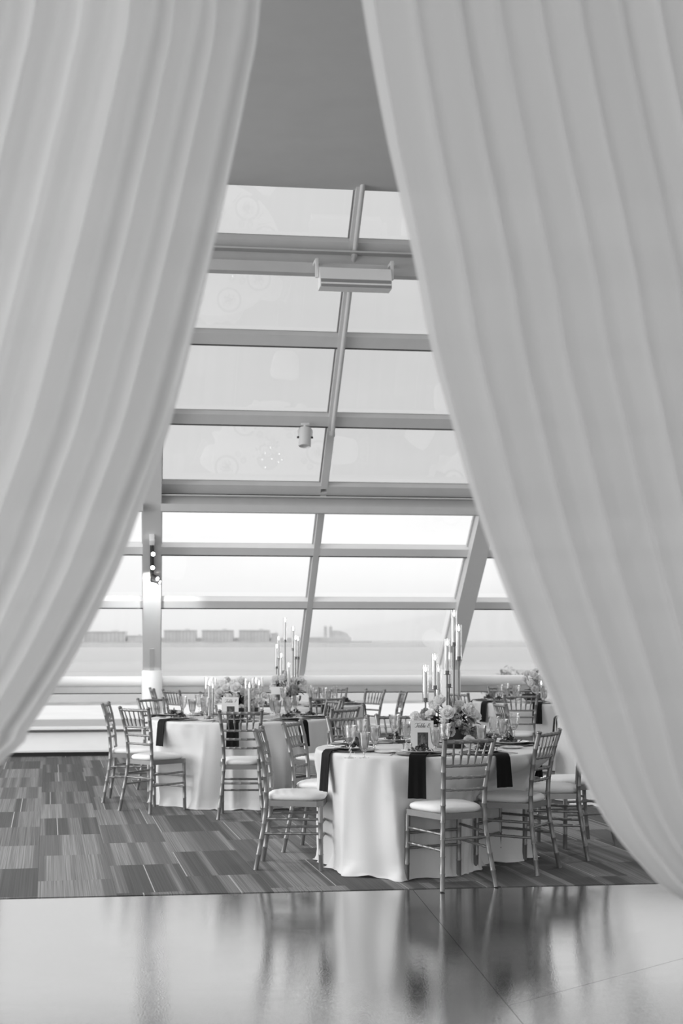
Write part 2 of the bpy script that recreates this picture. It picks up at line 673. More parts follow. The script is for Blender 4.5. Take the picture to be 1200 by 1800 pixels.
for iu in range(-26, 27):
    # every other column steps by half a tile
    off = 0.53 if iu % 2 else 0.0
    for iv in range(-2, 14):
        u, v = iu * PW, iv * PL + off
        c = k2w(u, v)
        poly = clip(rect, lambda p: (k2w(u + p[0], v + p[1]).y - CARPET_Y - .002))
        poly = clip(poly, lambda p: (CARPET_END - k2w(u + p[0], v + p[1]).y)) if len(poly) > 2 else poly
        if len(poly) < 3:
            continue
        Zc = c.x * SN + c.y * CS
        px = 600 + F_PX * (c.x * CS - c.y * SN) / Zc
        py = HOR + F_PX * EYE / Zc
        edge = 1040 if py > 1500 else 1000
        cells.append((0 if -60 < px < edge + 60 else 1, Zc, u, v, poly))
cells.sort(key=lambda t: (t[0], t[1]))
rest = MB()
for n_, (far, Zc, u, v, poly) in enumerate(cells):
    if n_ < 296 and not far:
        me = full_plank if len(poly) == 4 and poly == rect else plank_mesh('carpet_tile', poly)
        p = ob('carpet_tile', me, carpet, k2w(u, v), CR)
    else:
        n = len(poly)
        w = [k2w(u + a, v + b) for a, b in poly]
        rest.add([(q.x, q.y, PT) for q in w] + [(q.x, q.y, -0.004) for q in w],
                 [tuple(range(n))] + [(i, i + n, (i + 1) % n + n, (i + 1) % n) for i in range(n)])
rm = rest.mesh('outer_tiles', M['carpet'], False)
ta = rm.attributes.new('tone', 'FLOAT', 'FACE')
tones, fi = [], 0
cur, last = 0.0, None
for poly in rm.polygons:
    if poly.normal.z > 0.5:
        cur = rng.random()
    tones.append(cur)
ta.data.foreach_set('value', tones)
rp = ob('outer_tiles', rm, carpet)
rp['kind'] = 'stuff'

# ---- ceiling
roof_edge = glass_hit(405, 325)
CEIL = roof_edge.z
cm = MB().box((1.0, roof_edge.y / 2 - 2.0, CEIL + 0.12), (26, roof_edge.y + 4.0, 0.24)).mesh('ceiling', M['ceiling'], False)
struct('ceiling', 'flat grey ceiling above the gap between the drapes', cm)

# ---- sloping glazing: rafters, mullions, rails, panes
XR = glass_hit(797, 1068).x + 0.10          # rafter spacing
rafter_x = [XR * k for k in range(-2, 3)]
row = lambda px, a, b: ((glass_hit(px, a).z + glass_hit(px, b).z) / 2)
Z_TOP = CEIL + 0.1
Z_BOT = 1.05
rails_z = [row(350, 1047, 1065), row(285, 953, 970), row(285, 842, 862), row(310, 719, 739), row(390, 577, 601), row(390, 412, 432)]
rot_slope = Matrix.Rotation(-TH, 4, 'X')    # local y runs up the slope towards the room
win = struct('window_1', 'sloping glazed wall of pale rails and large panes facing the water')
nm = [None]
def slope_box(name, x0, x1, z0, z1, off0, off1, m, parent):
    """box lying on the glazing slope between heights z0..z1, off0..off1 metres into the room"""
    vs = []
    for x in (x0, x1):
        for z in (z0, z1):
            for of in (off0, off1):
                vs.append(gl(x, z, of))
    c = sum(vs, Vector()) / 8
    fs = [(0, 1, 3, 2), (4, 6, 7, 5), (0, 4, 5, 1), (2, 3, 7, 6), (0, 2, 6, 4), (1, 5, 7, 3)]
    me = MB().add([v - c for v in vs], fs).mesh(name, m, False)
    return ob(name, me, parent, c)
SNT = math.sin(TH)
for k, x in enumerate(rafter_x):
    tr = struct('trim_%d' % (k + 1), None)
    tr['label'] = 'white sloping steel rafter, %s from the far end of the glazed wall' % ('first', 'second', 'third', 'fourth', 'fifth', 'sixth')[k]
    if k == 2:
        tr['label'] = 'white rafter carrying the black spotlights'
    if k == 3:
        tr['label'] = 'white sloping rafter behind the tall candles of the front table'
    tr['category'] = 'rafter'
    slope_box('rafter', x - .10, x + .10, Z_BOT - .1, Z_TOP, -.02, .19, M['white_metal'], tr)
    slope_box('flange', x - .108, x + .108, Z_BOT - .1, Z_TOP, .19, .205, M['white_metal'], tr)
    slope_box('glazing_bead', x - .12, x + .12, Z_BOT - .1, Z_TOP, -.03, .015, M['rail'], tr)
    if k in (1, 2, 3, 4):
        # round casing at the foot of the rafter, standing on the floor
        foot = gl(x, 1.05, .10)
        prof = [(.128, 0), (.132, .01), (.132, 1.10), (.126, 1.11), (.06, 1.11)]
        ob('foot_casing', MB().lathe(prof, 32).mesh('foot_casing', M['white'], True, 40), tr, (x, 18.54, 0.004))
        slope_box('slot', x - .03, x + .03, 1.25, 1.55, .2, .209, M['beam'], tr) if k == 2 else None
mull_x = []
for k in range(len(rafter_x) - 1):
    mull_x.append((rafter_x[k] + rafter_x[k + 1]) / 2)
ze = rails_z[2]
for x in mull_x:
    slope_box('mullion', x - .034, x + .034, Z_BOT, ze - .02, -.02, .07, M['rail'], win)
    slope_box('mullion', x - .040, x + .040, ze + .02, Z_TOP, -.02, .07, M['rail'], win)
    slope_box('mullion_gasket', x - .055, x + .055, Z_BOT, Z_TOP, -.03, -.005, M['rail'], win)
    p0, p1 = gl(x + .012, rails_z[3] - .10, .10), gl(x + .012, Z_TOP, .10)
    pp = MB().tube([Vector((0, 0, 0)), p1 - p0], .024, 12).mesh('conduit', M['rail'], True, 40)
    ob('conduit', pp, win, p0)
    cl_ = MB().box((0, 0, 0), (.06, .05, .05), rot_slope, .006).mesh('conduit_clip', M['rail'], True, 40)
    ob('conduit_clip', cl_, win, gl(x + .012, rails_z[3] - .10, .09))
    ob('conduit_clip', cl_, win, gl(x + .012, rails_z[5] - .03, .09))
bays = sorted(rafter_x + mull_x)
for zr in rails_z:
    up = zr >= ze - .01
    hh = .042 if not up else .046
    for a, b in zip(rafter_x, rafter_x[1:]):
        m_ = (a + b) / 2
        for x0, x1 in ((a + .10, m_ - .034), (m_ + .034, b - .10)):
            slope_box('rail', x0, x1, zr - hh, zr + hh, -.02, .065, M['rail' if up else 'white'], win)  # lower rails get whiter paint, sky glare put into their colour
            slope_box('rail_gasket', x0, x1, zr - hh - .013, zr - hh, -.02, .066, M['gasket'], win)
# panes
pz = [Z_BOT - .02] + rails_z + [Z_TOP]
for i in range(len(pz) - 1):
    for x0, x1 in zip(bays, bays[1:]):
        m_ = M['pane_tint'] if i >= 3 else M['pane']
        slope_box('pane', x0 + .01, x1 - .01, pz[i], pz[i + 1], -.012, -.004, m_, win)

# the two deep cross beams between the rafters
def cross_beam(n_, z_top_row, z_bot_row, px, offs, label):
    t = struct('trim_%d' % n_, None)
    t['label'] = label
    t['category'] = 'beam'
    for a, b in zip(rafter_x, rafter_x[1:]):
        x0, x1 = a + .10, b - .10
        A = glass_hit(px, z_top_row, offs)
        B = glass_hit(px, z_bot_row, offs)
        cy = (A.y + B.y) / 2
        # row heights measured at that distance
        d = ray(px, z_top_row); tt = cy / d.y; zt = EYE + d.z * tt
        d = ray(px, z_bot_row); tt = cy / d.y; zb = EYE + d.z * tt
        h = zt - zb
        xc, w = (x0 + x1) / 2, x1 - x0
        bx('web', (xc, cy + .09, (zt + zb) / 2), (w, .02, h), M['beam'], t)
        bx('top_flange', (xc, cy + .03, zt - .008), (w, .14, .016), M['beam'], t)
        bx('lower_flange', (xc, cy + .02, zb + h * .22), (w, .12, h * .44), M['beam'], t)
    return cy, zt, zb
cross_beam(11, 869, 899, 285, .22, 'deep grey cross beam below the tinted panes')
beam_y, beam_zt, beam_zb = cross_beam(12, 434, 476, 385, .20, 'upper grey cross beam behind the white box fixture')

struct('wall_right', 'plain grey wall added behind the right drape to block light', MB().box((XR * 2 + .2, 7.6, CEIL / 2), (.2, 23, CEIL)).mesh('wall_right', M['ceiling'], False))  # unseen wall, added to cut the light from the right

# ---- low wall under the glazing: tube, beam, low panes, plinth
sill = struct('wall_window', 'low white sill wall under the glazing with round tube on top')
WX0, WX1 = -8.0, 7.75
wc, ww = (WX0 + WX1) / 2, WX1 - WX0
ob('tube', MB().tube([(-ww / 2, 0, 0), (ww / 2, 0, 0)], .068, 24).mesh('tube', M['white'], True, 40), sill, (wc, 18.80, .965))
bx('sill_beam', (wc, 18.84, .862), (ww, .10, .095), M['beam'], sill, .004)
bx('sill_gasket', (wc, 18.85, .808), (ww, .08, .012), M['gasket'], sill)
bx('glazing_sill', (wc, 18.93, 1.0), (ww, .14, .06), M['white'], sill, .004)
for x0, x1 in zip(bays, bays[1:]):
    bx('low_pane', ((x0 + x1) / 2, 19.05, .58), (x1 - x0 - .05, .01, .44), M['pane'], sill)
bx('plinth_cap', (wc, 19.08, .345), (ww, .20, .035), M['white'], sill, .008)
bx('cap_gasket', (wc, 19.08, .313), (ww, .16, .026), M['gasket'], sill)
pp_ = [(18.66, .06), (18.66, .085), (18.70, .115), (19.02, .30), (19.10, .30), (19.10, .06)]
vs = [(x_, y_, z_) for x_ in (WX0, WX1) for y_, z_ in pp_]
ob('plinth', MB().add(vs, [(0, 1, 2, 3, 4, 5), (11, 10, 9, 8, 7, 6)] + [(i, i + 6, (i + 1) % 6 + 6, (i + 1) % 6) for i in range(6)]).mesh('plinth', M['white'], True, 50), sill)
bx('toe_kick', (wc, 18.75, .03), (ww, .06, .06), M['black'], sill)

# ================================================================== OUTSIDE
def sea_mat():
    m = mat('lake_water', 0.30, 0.12, spec=0.6)
    n = m.node_tree
    b = n.nodes['Principled BSDF']
    t = n.nodes.new('ShaderNodeTexCoord')
    mpn = n.nodes.new('ShaderNodeMapping')
    mpn.inputs['Scale'].default_value = (.25, 1.0, 1)
    w = n.nodes.new('ShaderNodeTexNoise')
    w.inputs['Scale'].default_value = .45
    w.inputs['Detail'].default_value = 12
    w.inputs['Roughness'].default_value = .62
    bp = n.nodes.new('ShaderNodeBump')
    bp.inputs['Strength'].default_value = .6
    bp.inputs['Distance'].default_value = 2.0
    n.links.new(t.outputs['Object'], mpn.inputs[0])
    n.links.new(mpn.outputs[0], w.inputs['Vector'])
    n.links.new(w.outputs['Fac'], bp.inputs['Height'])
    n.links.new(bp.outputs[0], b.inputs['Normal'])
    return m
M['sea'] = sea_mat()
SEA = -5.0
sea = ob('lake', MB().add([(-30000, 40, SEA), (30000, 40, SEA), (30000, 50000, SEA), (-30000, 50000, SEA)], [(0, 1, 2, 3)]).mesh('lake', M['sea'], False))
tag(sea, 'pale rippled lake stretching to the horizon', 'water', kind='stuff')
lvl = -0.5
def strip(name, y0, y1, m, z=lvl, h=.5):
    return MB().box((2, (y0 + y1) / 2, z - h / 2), (120, y1 - y0, h)).mesh(name, m, False)
struct('floor_path', 'flat grey paved path outside the low panes', strip('path', 19.6, 36.6, M['asphalt']))
struct('floor_promenade', 'white concrete promenade outside the low panes', strip('promenade', 36.6, 44.4, M['concrete'], lvl + .01))
# rock revetment: individual boulders too small to pick apart
rv = MB()
rr = random.Random(11)
ico = [(-.5, -.85, 0), (.5, -.85, 0), (.95, 0, .1), (.4, .85, 0), (-.55, .8, 0), (-1, 0, .05), (-.3, -.3, .7), (.4, -.2, .62), (.1, .45, .66)]
icf = [(0, 1, 7, 6), (1, 2, 7), (2, 3, 8, 7), (3, 4, 8), (4, 5, 6, 8), (5, 0, 6), (6, 7, 8)]
for i in range(900):
    x, y = rr.uniform(-30, 40), rr.uniform(44.6, 54)
    s_, a = rr.uniform(.25, .6), rr.uniform(0, 6.28)
    zz = lvl - .12 - (y - 44.5) * .05
    rv.add([(x + s_ * (p[0] * math.cos(a) - p[1] * math.sin(a)), y + s_ * (p[0] * math.sin(a) + p[1] * math.cos(a)), zz + p[2] * s_ * rr.uniform(.2, .4)) for p in ico], icf)
rv.box((5, 49.2, lvl - .9), (80, 9.4, 1.2))
tag(ob('rock_revetment', rv.mesh('rock_revetment', M['rubble'], False)), 'grey rocks along the shore beyond the white promenade', 'rocks', kind='stuff')

# shrubs at the water's edge
def shrub(px, Z, h, w, seed, label):
    r_ = random.Random(seed)
    t = thing('shrub', label, 'shrub', at(px, Z, lvl - .05), 0, 'shrubs beyond the low wall')
    mb, st = MB(), MB()
    for k in range(9):
        ang, lean = r_.uniform(0, 6.28), r_.uniform(.1, .7)
        top = Vector((math.cos(ang) * lean * w, math.sin(ang) * lean * w, h * r_.uniform(.6, 1)))
        st.tube([(0, 0, 0), top * .5 + Vector((0, 0, .1)), top], [.02, .014, .006], 5)
        for q in range(26):
            c = top * r_.uniform(.45, 1.02) + Vector((r_.gauss(0, .12), r_.gauss(0, .12), r_.gauss(0, .08)))
            d = Vector((r_.gauss(0, 1), r_.gauss(0, 1), r_.gauss(0, .6))).normalized()
            e = d.cross(Vector((.3, .2, 1))).normalized()
            l_ = r_.uniform(.06, .13)
            mb.add([c - d * l_, c - e * l_ * .4, c + d * l_, c + e * l_ * .4], [(0, 1, 2, 3)])
    ob('stem', st.mesh('stem', M['shrub'], True), t)
    f = ob('foliage', mb.mesh('foliage', M['shrub'], False), t)
    f['kind'] = 'stuff'
for i, (px, h, w, lb) in enumerate(((866, .95, .45, 'leftmost low shrub outside above the round sill tube'),
                                    (888, 1.18, .3, 'tallest shrub outside above the round sill tube'),
                                    (906, 1.02, .5, 'wide shrub outside just right of the tallest one'),
                                    (926, .98, .45, 'pale shrub outside nearest the right drape'))):
    shrub(px, 46, h, w, 20 + i, lb)

# far shore, about five kilometres out
FZ = 5000.0
PXM = FZ / F_PX
FB = SEA + 0.2
def far_building(name, label, px0, px1, top, mtl, floors=6, cols=14, dz=0.0, depth=60, roof=True):
    w = (px1 - px0) * PXM
    h = (1129.2 - top) * PXM
    t = thing(name, label, 'building', at((px0 + px1) / 2, FZ + dz, FB), -YAW)
    ob('walls', MB().box((0, 0, h / 2), (w, depth, h)).mesh('walls', mtl, False), t)
    if roof:
        ob('parapet', MB().box((0, -1, h + .6), (w + 2, depth + 2, 3)).mesh('parapet', M['stone_b'], False), t)
        ob('plant_room', MB().box((w * .22, 0, h + 4), (w * .16, depth * .4, 6)).mesh('plant_room', M['stone_b'], False), t)
    if floors:
        cw_, fh = w / cols, h / (floors + .6)
        wme = MB().box((0, 0, 0), (cw_ * .5, .8, fh * .5)).mesh('window_pane', M['window_dark'], False)
        for i in range(cols):
            for j in range(floors):
                ob('window_pane', wme, t, (-w / 2 + (i + .5) * cw_, -depth / 2, (j + .8) * fh))
    return t
far_building('apartment_block', 'leftmost long low building on the far shore', 150, 222, 1111, M['stone'], 4, 10)
far_building('apartment_block', 'far shore block just right of the spotlight rafter', 290, 345, 1108.5, M['stone_b'], 5, 9)
far_building('apartment_block', 'middle of the three flat-topped far shore blocks', 356, 410, 1108.5, M['stone_b'], 5, 9)
far_building('apartment_block', 'far shore block nearest the candles of the far middle table', 421, 474, 1108.5, M['stone_b'], 5, 9)
far_building('low_shed', 'low pale shed on the far shore beside the leftmost building', 226, 254, 1118, M['stone'], 0, 0, 10)
far_building('low_shed', 'low sheds in a row along the foot of the far blocks', 276, 560, 1121, M['stone'], 0, 0, 60, 40, False)
far_building('low_shed', 'small low building at the right end of the far blocks', 477, 488, 1114, M['stone_b'], 0, 0, 5)
# pier hall with twin towers and a curved roof
ph = thing('pier_hall', 'twin-towered pier hall with curved roof on the far shore', 'building', at(578, FZ - 200, FB), -YAW)
k_ = (FZ - 200) / F_PX
ob('base_hall', MB().box((0, 0, 4.5 * k_), (78 * k_, 40, 9 * k_)).mesh('base_hall', M['stone'], False), ph)
tw_ = MB().box((0, 0, 12 * k_), (6 * k_, 12, 24 * k_)).mesh('tower', M['stone_b'], False)
cap_ = MB().lathe([(3.2 * k_, 0), (3.2 * k_, 1.5 * k_), (2 * k_, 3 * k_), (.4 * k_, 5.5 * k_)], 12).mesh('tower_cap', M['stone_b'], True)
for xx in (-6, 3):
    o_ = ob('tower', tw_, ph, (xx * k_, -8, 2 * k_))
    ob('tower_cap', cap_, o_, (0, 0, 24 * k_))
arc = []
for i in range(13):
    a = PI * .5 * i / 12
    arc.append((math.sin(a)))
vs, fs = [], []
for i in range(17):
    u = i / 16
    x = (6 + 30 * u) * k_
    z = (9 + 12 * math.sqrt(max(0, 1 - u ** 2.2))) * k_
    for y in (-18, 18):
        vs += [(x, y, z), (x, y, 8 * k_)]
for i in range(16):
    a = i * 4
    fs += [(a, a + 4, a + 6, a + 2), (a, a + 1, a + 5, a + 4), (a + 2, a + 6, a + 7, a + 3)]
ob('curved_roof', MB().add(vs, fs).mesh('curved_roof', M['stone_b'], False), ph)
bwk = thing('breakwater', 'low dark breakwater line along the far shore', 'breakwater', at(400, FZ - 260, SEA), -YAW)
ob('mole', MB().box((-80, 0, 2.2), (1120, 12, 4.4)).mesh('mole', M['stone_b'], False), bwk)

# ================================================================== DRAPES
DY = 3.05
CX = 0.29
left_edge = [(461, 0), (440, 140), (403, 325), (383, 420), (341, 603), (307, 739), (283, 812), (256, 885), (213, 1000), (150, 1128), (100, 1213), (50, 1288), (0, 1345)]
right_edge = [(631, 0), (667, 210), (695, 340), (725, 480), (750, 610), (787, 745), (820, 860), (858, 973), (896, 1071), (942, 1178), (967, 1235), (1020, 1360), (1069, 1449), (1127, 1520), (1198, 1582)]
ROD_Z, TIE_Z = 3.9, 0.80
def on_drape(px, py):
    d = ray(px, py)
    t = DY / d.y
    return (d.x * t, EYE + d.z * t)
def spline(pts, n):
    """Catmull-Rom through pts, resampled evenly by length"""
    out = []
    P_ = [Vector(p) for p in pts]
    P_ = [P_[0] * 2 - P_[1]] + P_ + [P_[-1] * 2 - P_[-2]]
    for i in range(1, len(P_) - 2):
        for k in range(16):
            t = k / 16
            a, b, c, d = P_[i - 1], P_[i], P_[i + 1], P_[i + 2]
            out.append(.5 * ((2 * b) + (c - a) * t + (2 * a - 5 * b + 4 * c - d) * t * t + (3 * b - a - 3 * c + d) * t ** 3))
    out.append(P_[-2])
    ds = [0]
    for a, b in zip(out, out[1:]):
        ds.append(ds[-1] + (b - a).length)
    res, j = [], 0
    for i in range(n):
        d = ds[-1] * i / (n - 1)
        while j < len(ds) - 2 and ds[j + 1] < d:
            j += 1
        t = (d - ds[j]) / max(1e-9, ds[j + 1] - ds[j])
        res.append(out[j].lerp(out[j + 1], t))
    return res
def drape(side, edge, label, seed):
    pts = [on_drape(*e) for e in edge]
    tx = CX + side * 1.14
    path = [(CX + side * .012, ROD_Z), (pts[0][0] + (CX - pts[0][0]) * .45, (ROD_Z + pts[0][1]) / 2)] + pts + [(tx, TIE_Z)]
    NV, NT, NU = 110, 30, 300
    P0 = spline(path, NV)
    W = 1.3
    NF = 15.0
    vs, fs = [], []
    rows = NV + NT
    for i in range(rows):
        s = min(1.0, i / (NV - 1))
        tail = max(0.0, (i - NV + 1) / NT)
        for j in range(NU + 1):
            u = j / NU
            wx = W * (1 + .22 * s - 1.22 * s ** 5) * u + .16 * u * s
            x0, z0 = P0[min(i, NV - 1)]
            lift = .10 * u * s ** 4
            # folds: wander a little, merge and split along the length
            wob = mnoise.noise(Vector((u * 3.0 + seed, s * 1.4, seed * 1.7))) * .9
            ph = 2 * PI * (NF * u + .35 * wob + .12 * math.sin(3 * s + seed))
            amp = .044 * (1 + .7 * mnoise.noise(Vector((u * 6 + seed * 3, s * 1.1, 4.2)))) * (1 - .6 * s)
            f = math.sin(ph) + .28 * math.sin(2 * ph + 1.1 + seed) + .22 * math.sin(.53 * ph + 2 * seed)
            crease = .008 * mnoise.noise(Vector((u * 34 + seed, s * 2.2, 9.1)))
            dy = amp * f + crease
            if u < .02:
                dy *= .6
            dx = .35 * amp * math.cos(ph) * (1 - s ** 3)
            x = x0 + side * (wx + dx)
            z = z0 + lift
            y = DY + dy * (1 - .1 * s)
            if tail > 0:
                x = tx + side * (.16 * u + (u - .5) * .25 * math.sqrt(tail))
                z = (TIE_Z + .10 * u) * (1 - tail) + .006 * tail
            vs.append((x, y, z))
    n = NU + 1
    for i in range(rows - 1):
        for j in range(NU):
            a = i * n + j
            fs.append((a, a + 1, a + n + 1, a + n))
    t = thing('drape', label, 'drape', (0, 0, 0))
    ob('fabric', MB().add(vs, fs).mesh('fabric', M['drape'], True), t)
    band = MB()
    pth = [(tx + side * (.08 + .15 * math.cos(a)), DY + .075 * math.sin(a), TIE_Z + .05 + side * .02 * math.cos(a)) for a in [2 * PI * k / 24 for k in range(25)]]
    band.tube(pth, .022, 8)
    band.tube([(tx + side * .22, DY, TIE_Z + .06), (tx + side * .42, DY + .01, TIE_Z + .12)], .012, 8)
    ob('tieback', band.mesh('tieback', M['drape'], True), t)
    return t
drape(-1, left_edge, 'white sheer drape swept to the left foreground', 1.3)
drape(1, right_edge, 'white sheer drape swept to the right foreground', 4.6)
# pipe frame the drapes hang from
pf = thing('backdrop_stand', 'white pipe stand carrying both foreground drapes', 'stand', (CX, DY, 0))
ob('crossbar', MB().tube([(-1.62, 0, ROD_Z), (1.62, 0, ROD_Z)], .022, 12).mesh('crossbar', M['white'], True, 40), pf)
for s_ in (-1, 1):
    ob('upright', MB().tube([(s_ * 1.58, 0, 0.01), (s_ * 1.58, 0, ROD_Z)], .024, 12).mesh('upright', M['white'], True, 40), pf)
    ob('base_plate', MB().box((s_ * 1.58, 0, .006), (.45, .45, .012), None, .003).mesh('base_plate', M['white'], True, 40), pf)


# ================================================================== CHAIRS
def chair_meshes():
    out = []
    S = M['silver']
    rear = [(.190, -.250, 0), (.172, -.222, .16), (.155, -.195, .32), (.145, -.183, .46), (.148, -.190, .60), (.160, -.213, .76), (.176, -.255, .905)]
    def rp(z):
        for a, b in zip(rear, rear[1:]):
            if a[2] <= z <= b[2]:
                t = (z - a[2]) / (b[2] - a[2])
                return tuple(a[i] + (b[i] - a[i]) * t for i in range(3))
        return rear[-1]
    for s in (-1, 1):
        mb = MB()
        mb.bamboo([(s * x, y, z) for x, y, z in rear], .0155, 10, .105, 1.10)
        x, y, z = rear[-1]
        mb.lathe([(.013, -.002), (.019, .003), (.019, .008), (.012, .014), (.004, .018)], 10, (s * x, y, z))
        out.append(('leg', mb.mesh('rear_leg', S, True, 50)))
        mb = MB()
        mb.bamboo([(s * .190, .178, 0), (s * .186, .172, .42)], .0155, 10, .105, 1.10)
        out.append(('leg', mb.mesh('front_leg', S, True, 50)))
    def back_bar(z, r, step):
        x, y, _ = rp(z)
        pts = [(-x, y, z), (-x * .5, y - .012, z), (0, y - .016, z), (x * .5, y - .012, z), (x, y, z)]
        return MB().bamboo(pts, r, 8, step, 1.16).mesh('bar', S, True, 50)
    out.append(('top_rail', back_bar(.890, .0125, .055)))
    for z in (.742, .670, .595):
        out.append(('back_rail', back_bar(z, .0095, .05)))
    for i in range(5):
        f = (i - 2) / 2.0
        xb, yb, _ = rp(.742)
        xt, yt, _ = rp(.890)
        a = Vector((f * xb * .62, yb - .015 + .005 * f * f, .742))
        b = Vector((f * xt * .66, yt - .015 + .005 * f * f, .890))
        pts = [a.lerp(b, t) for t in (0, .2, .42, .45, .48, .52, .7, 1)]
        out.append(('spindle', MB().tube(pts, [.0055, .0055, .008, .0105, .0105, .008, .0055, .0055], 8).mesh('spindle', S, True, 50)))
    # seat frame
    poly = [(-.150, -.185), (.150, -.185), (.208, .150), (.185, .192), (-.185, .192), (-.208, .150)]
    def prism(poly, z0, z1):
        n = len(poly)
        vs = [(x, y, z0) for x, y in poly] + [(x, y, z1) for x, y in poly]
        return vs, [tuple(range(n))[::-1], tuple(range(n, 2 * n))] + [(i, (i + 1) % n, (i + 1) % n + n, i + n) for i in range(n)]
    out.append(('seat_frame', MB().add(*prism(poly, .415, .452)).mesh('seat_frame', S, False)))
    # cushion: rounded pad
    vs, fs = [], []
    nA = 36
    def rim(a):
        c, s = math.cos(a), math.sin(a)
        e = 4.0
        r_ = 1 / ((abs(c) ** e + abs(s) ** e) ** (1 / e))
        x, y = c * r_, s * r_
        return x * (.208 - .055 * (1 - y) / 2) , y * .192 + .004
    prof = [(.96, .452), (1.0, .462), (1.02, .473), (.99, .486), (.9, .496), (.7, .503), (.4, .507)]
    for r_, z in prof:
        for k in range(nA):
            x, y = rim(2 * PI * k / nA)
            vs.append((x * r_, y * r_, z))
    for i in range(len(prof) - 1):
        for k in range(nA):
            a, b = i * nA + k, i * nA + (k + 1) % nA
            fs.append((a, b, b + nA, a + nA))
    fs.append(tuple((len(prof) - 1) * nA + k for k in range(nA)))
    fs.append(tuple(range(nA))[::-1])
    out.append(('cushion', MB().add(vs, fs).mesh('cushion', M['cushion'], True)))
    # stretchers
    for s in (-1, 1):
        for z in (.330, .235):
            x, y, _ = rp(z)
            out.append(('stretcher', MB().bamboo([(s * x, y, z), (s * .188, .175, z + .005)], .0088, 8, .07, 1.14).mesh('stretcher', S, True, 50)))
    for z in (.300, ):
        x, y, _ = rp(z)
        out.append(('stretcher', MB().bamboo([(-x, y, z), (x, y, z)], .0088, 8, .07, 1.14).mesh('stretcher', S, True, 50)))
    for z in (.300, .205):
        out.append(('stretcher', MB().bamboo([(-.188, .175, z), (.188, .175, z)], .0088, 8, .07, 1.14).mesh('stretcher', S, True, 50)))
    return out
CH = chair_meshes()
def chair(x, Z, head, label, group):
    """rear-feet midpoint (metres right / ahead of the viewpoint); head: degrees clockwise from straight ahead"""
    a = -R(head) - YAW
    f = Vector((-math.sin(a), math.cos(a), 0))
    p = cw(x, Z) + f * .25
    t = thing('chiavari_chair', label, 'chair', (p.x, p.y, PT if p.y > CARPET_Y + .3 else PT), a, group)
    for nme, me in CH:
        ob(nme, me, t)
    return t
GA, GB, GC, GD, GE = ('chairs around the front table', 'chairs around the left table', 'chairs around the far middle table', 'chairs around the far right table', 'chairs beside the right drape')
chair(.770, 8.56, -27, 'silver chair with its back to the viewer at the front of the front table', GA)
chair(-.546, 9.46, 94, 'silver chair in profile at the left side of the front table', GA)
chair(-.35, 10.22, 109, 'silver chair behind the profile chair at the left of the front table', GA)
chair(1.34, 9.20, -60, 'silver chair at the right front of the front table beside the drape edge', GA)
chair(1.70, 9.84, -82, 'silver chair at the right of the front table with its back behind the drape', GA)
chair(1.93, 10.55, -112, 'farthest of the three silver chairs at the right of the front table', GA)
chair(.05, 10.95, 152, 'silver chair at the back left of the front table facing the viewer', GA)
chair(.45, 11.2, 172, 'silver chair behind the goblets at the back of the front table', GA)
chair(-2.20, 13.3, 90, 'leftmost silver chair standing in profile at the left table', GB)
chair(-1.80, 12.37, 38, 'silver chair at the left front of the left table turned half away', GB)
chair(-.84, 11.86, 0, 'silver chair with its back to the viewer in front of the left table', GB)
chair(-1.93, 14.4, 128, 'silver chair at the back left of the left table before the rafter casing', GB)
chair(.03, 12.3, -50, 'silver chair at the right front of the left table', GB)
chair(-.08, 13.95, -112, 'silver chair at the right back of the left table', GB)
chair(-.15, 14.65, -12, 'silver chair with its back to the viewer before the far middle table', GC)
chair(-2.30, 17.3, 75, 'silver chair turned edge-on before the left rafter casing', GC)
chair(-2.00, 16.75, 50, 'silver chair just right of the left rafter casing', GC)
chair(-1.50, 15.9, 60, 'silver chair seen behind the glass candle cylinder of the left table', GC)
chair(-.11, 17.55, 185, 'silver chair at the back of the far middle table against the window', GC)
chair(.40, 17.0, -128, 'silver chair at the back right of the far middle table', GC)
chair(.70, 16.15, -98, 'silver chair turned edge-on right of the far middle table', GC)
chair(1.93, 15.3, 2, 'silver chair with its back to the viewer before the far right table', GD)
chair(2.02, 18.0, 165, 'silver chair behind the far right table against the sill', GD)
chair(1.30, 15.85, 55, 'silver chair seen behind the tall candles of the front table', GD)
chair(1.48, 13.25, 78, 'silver chair seen behind the goblets at the right of the front table', GE)

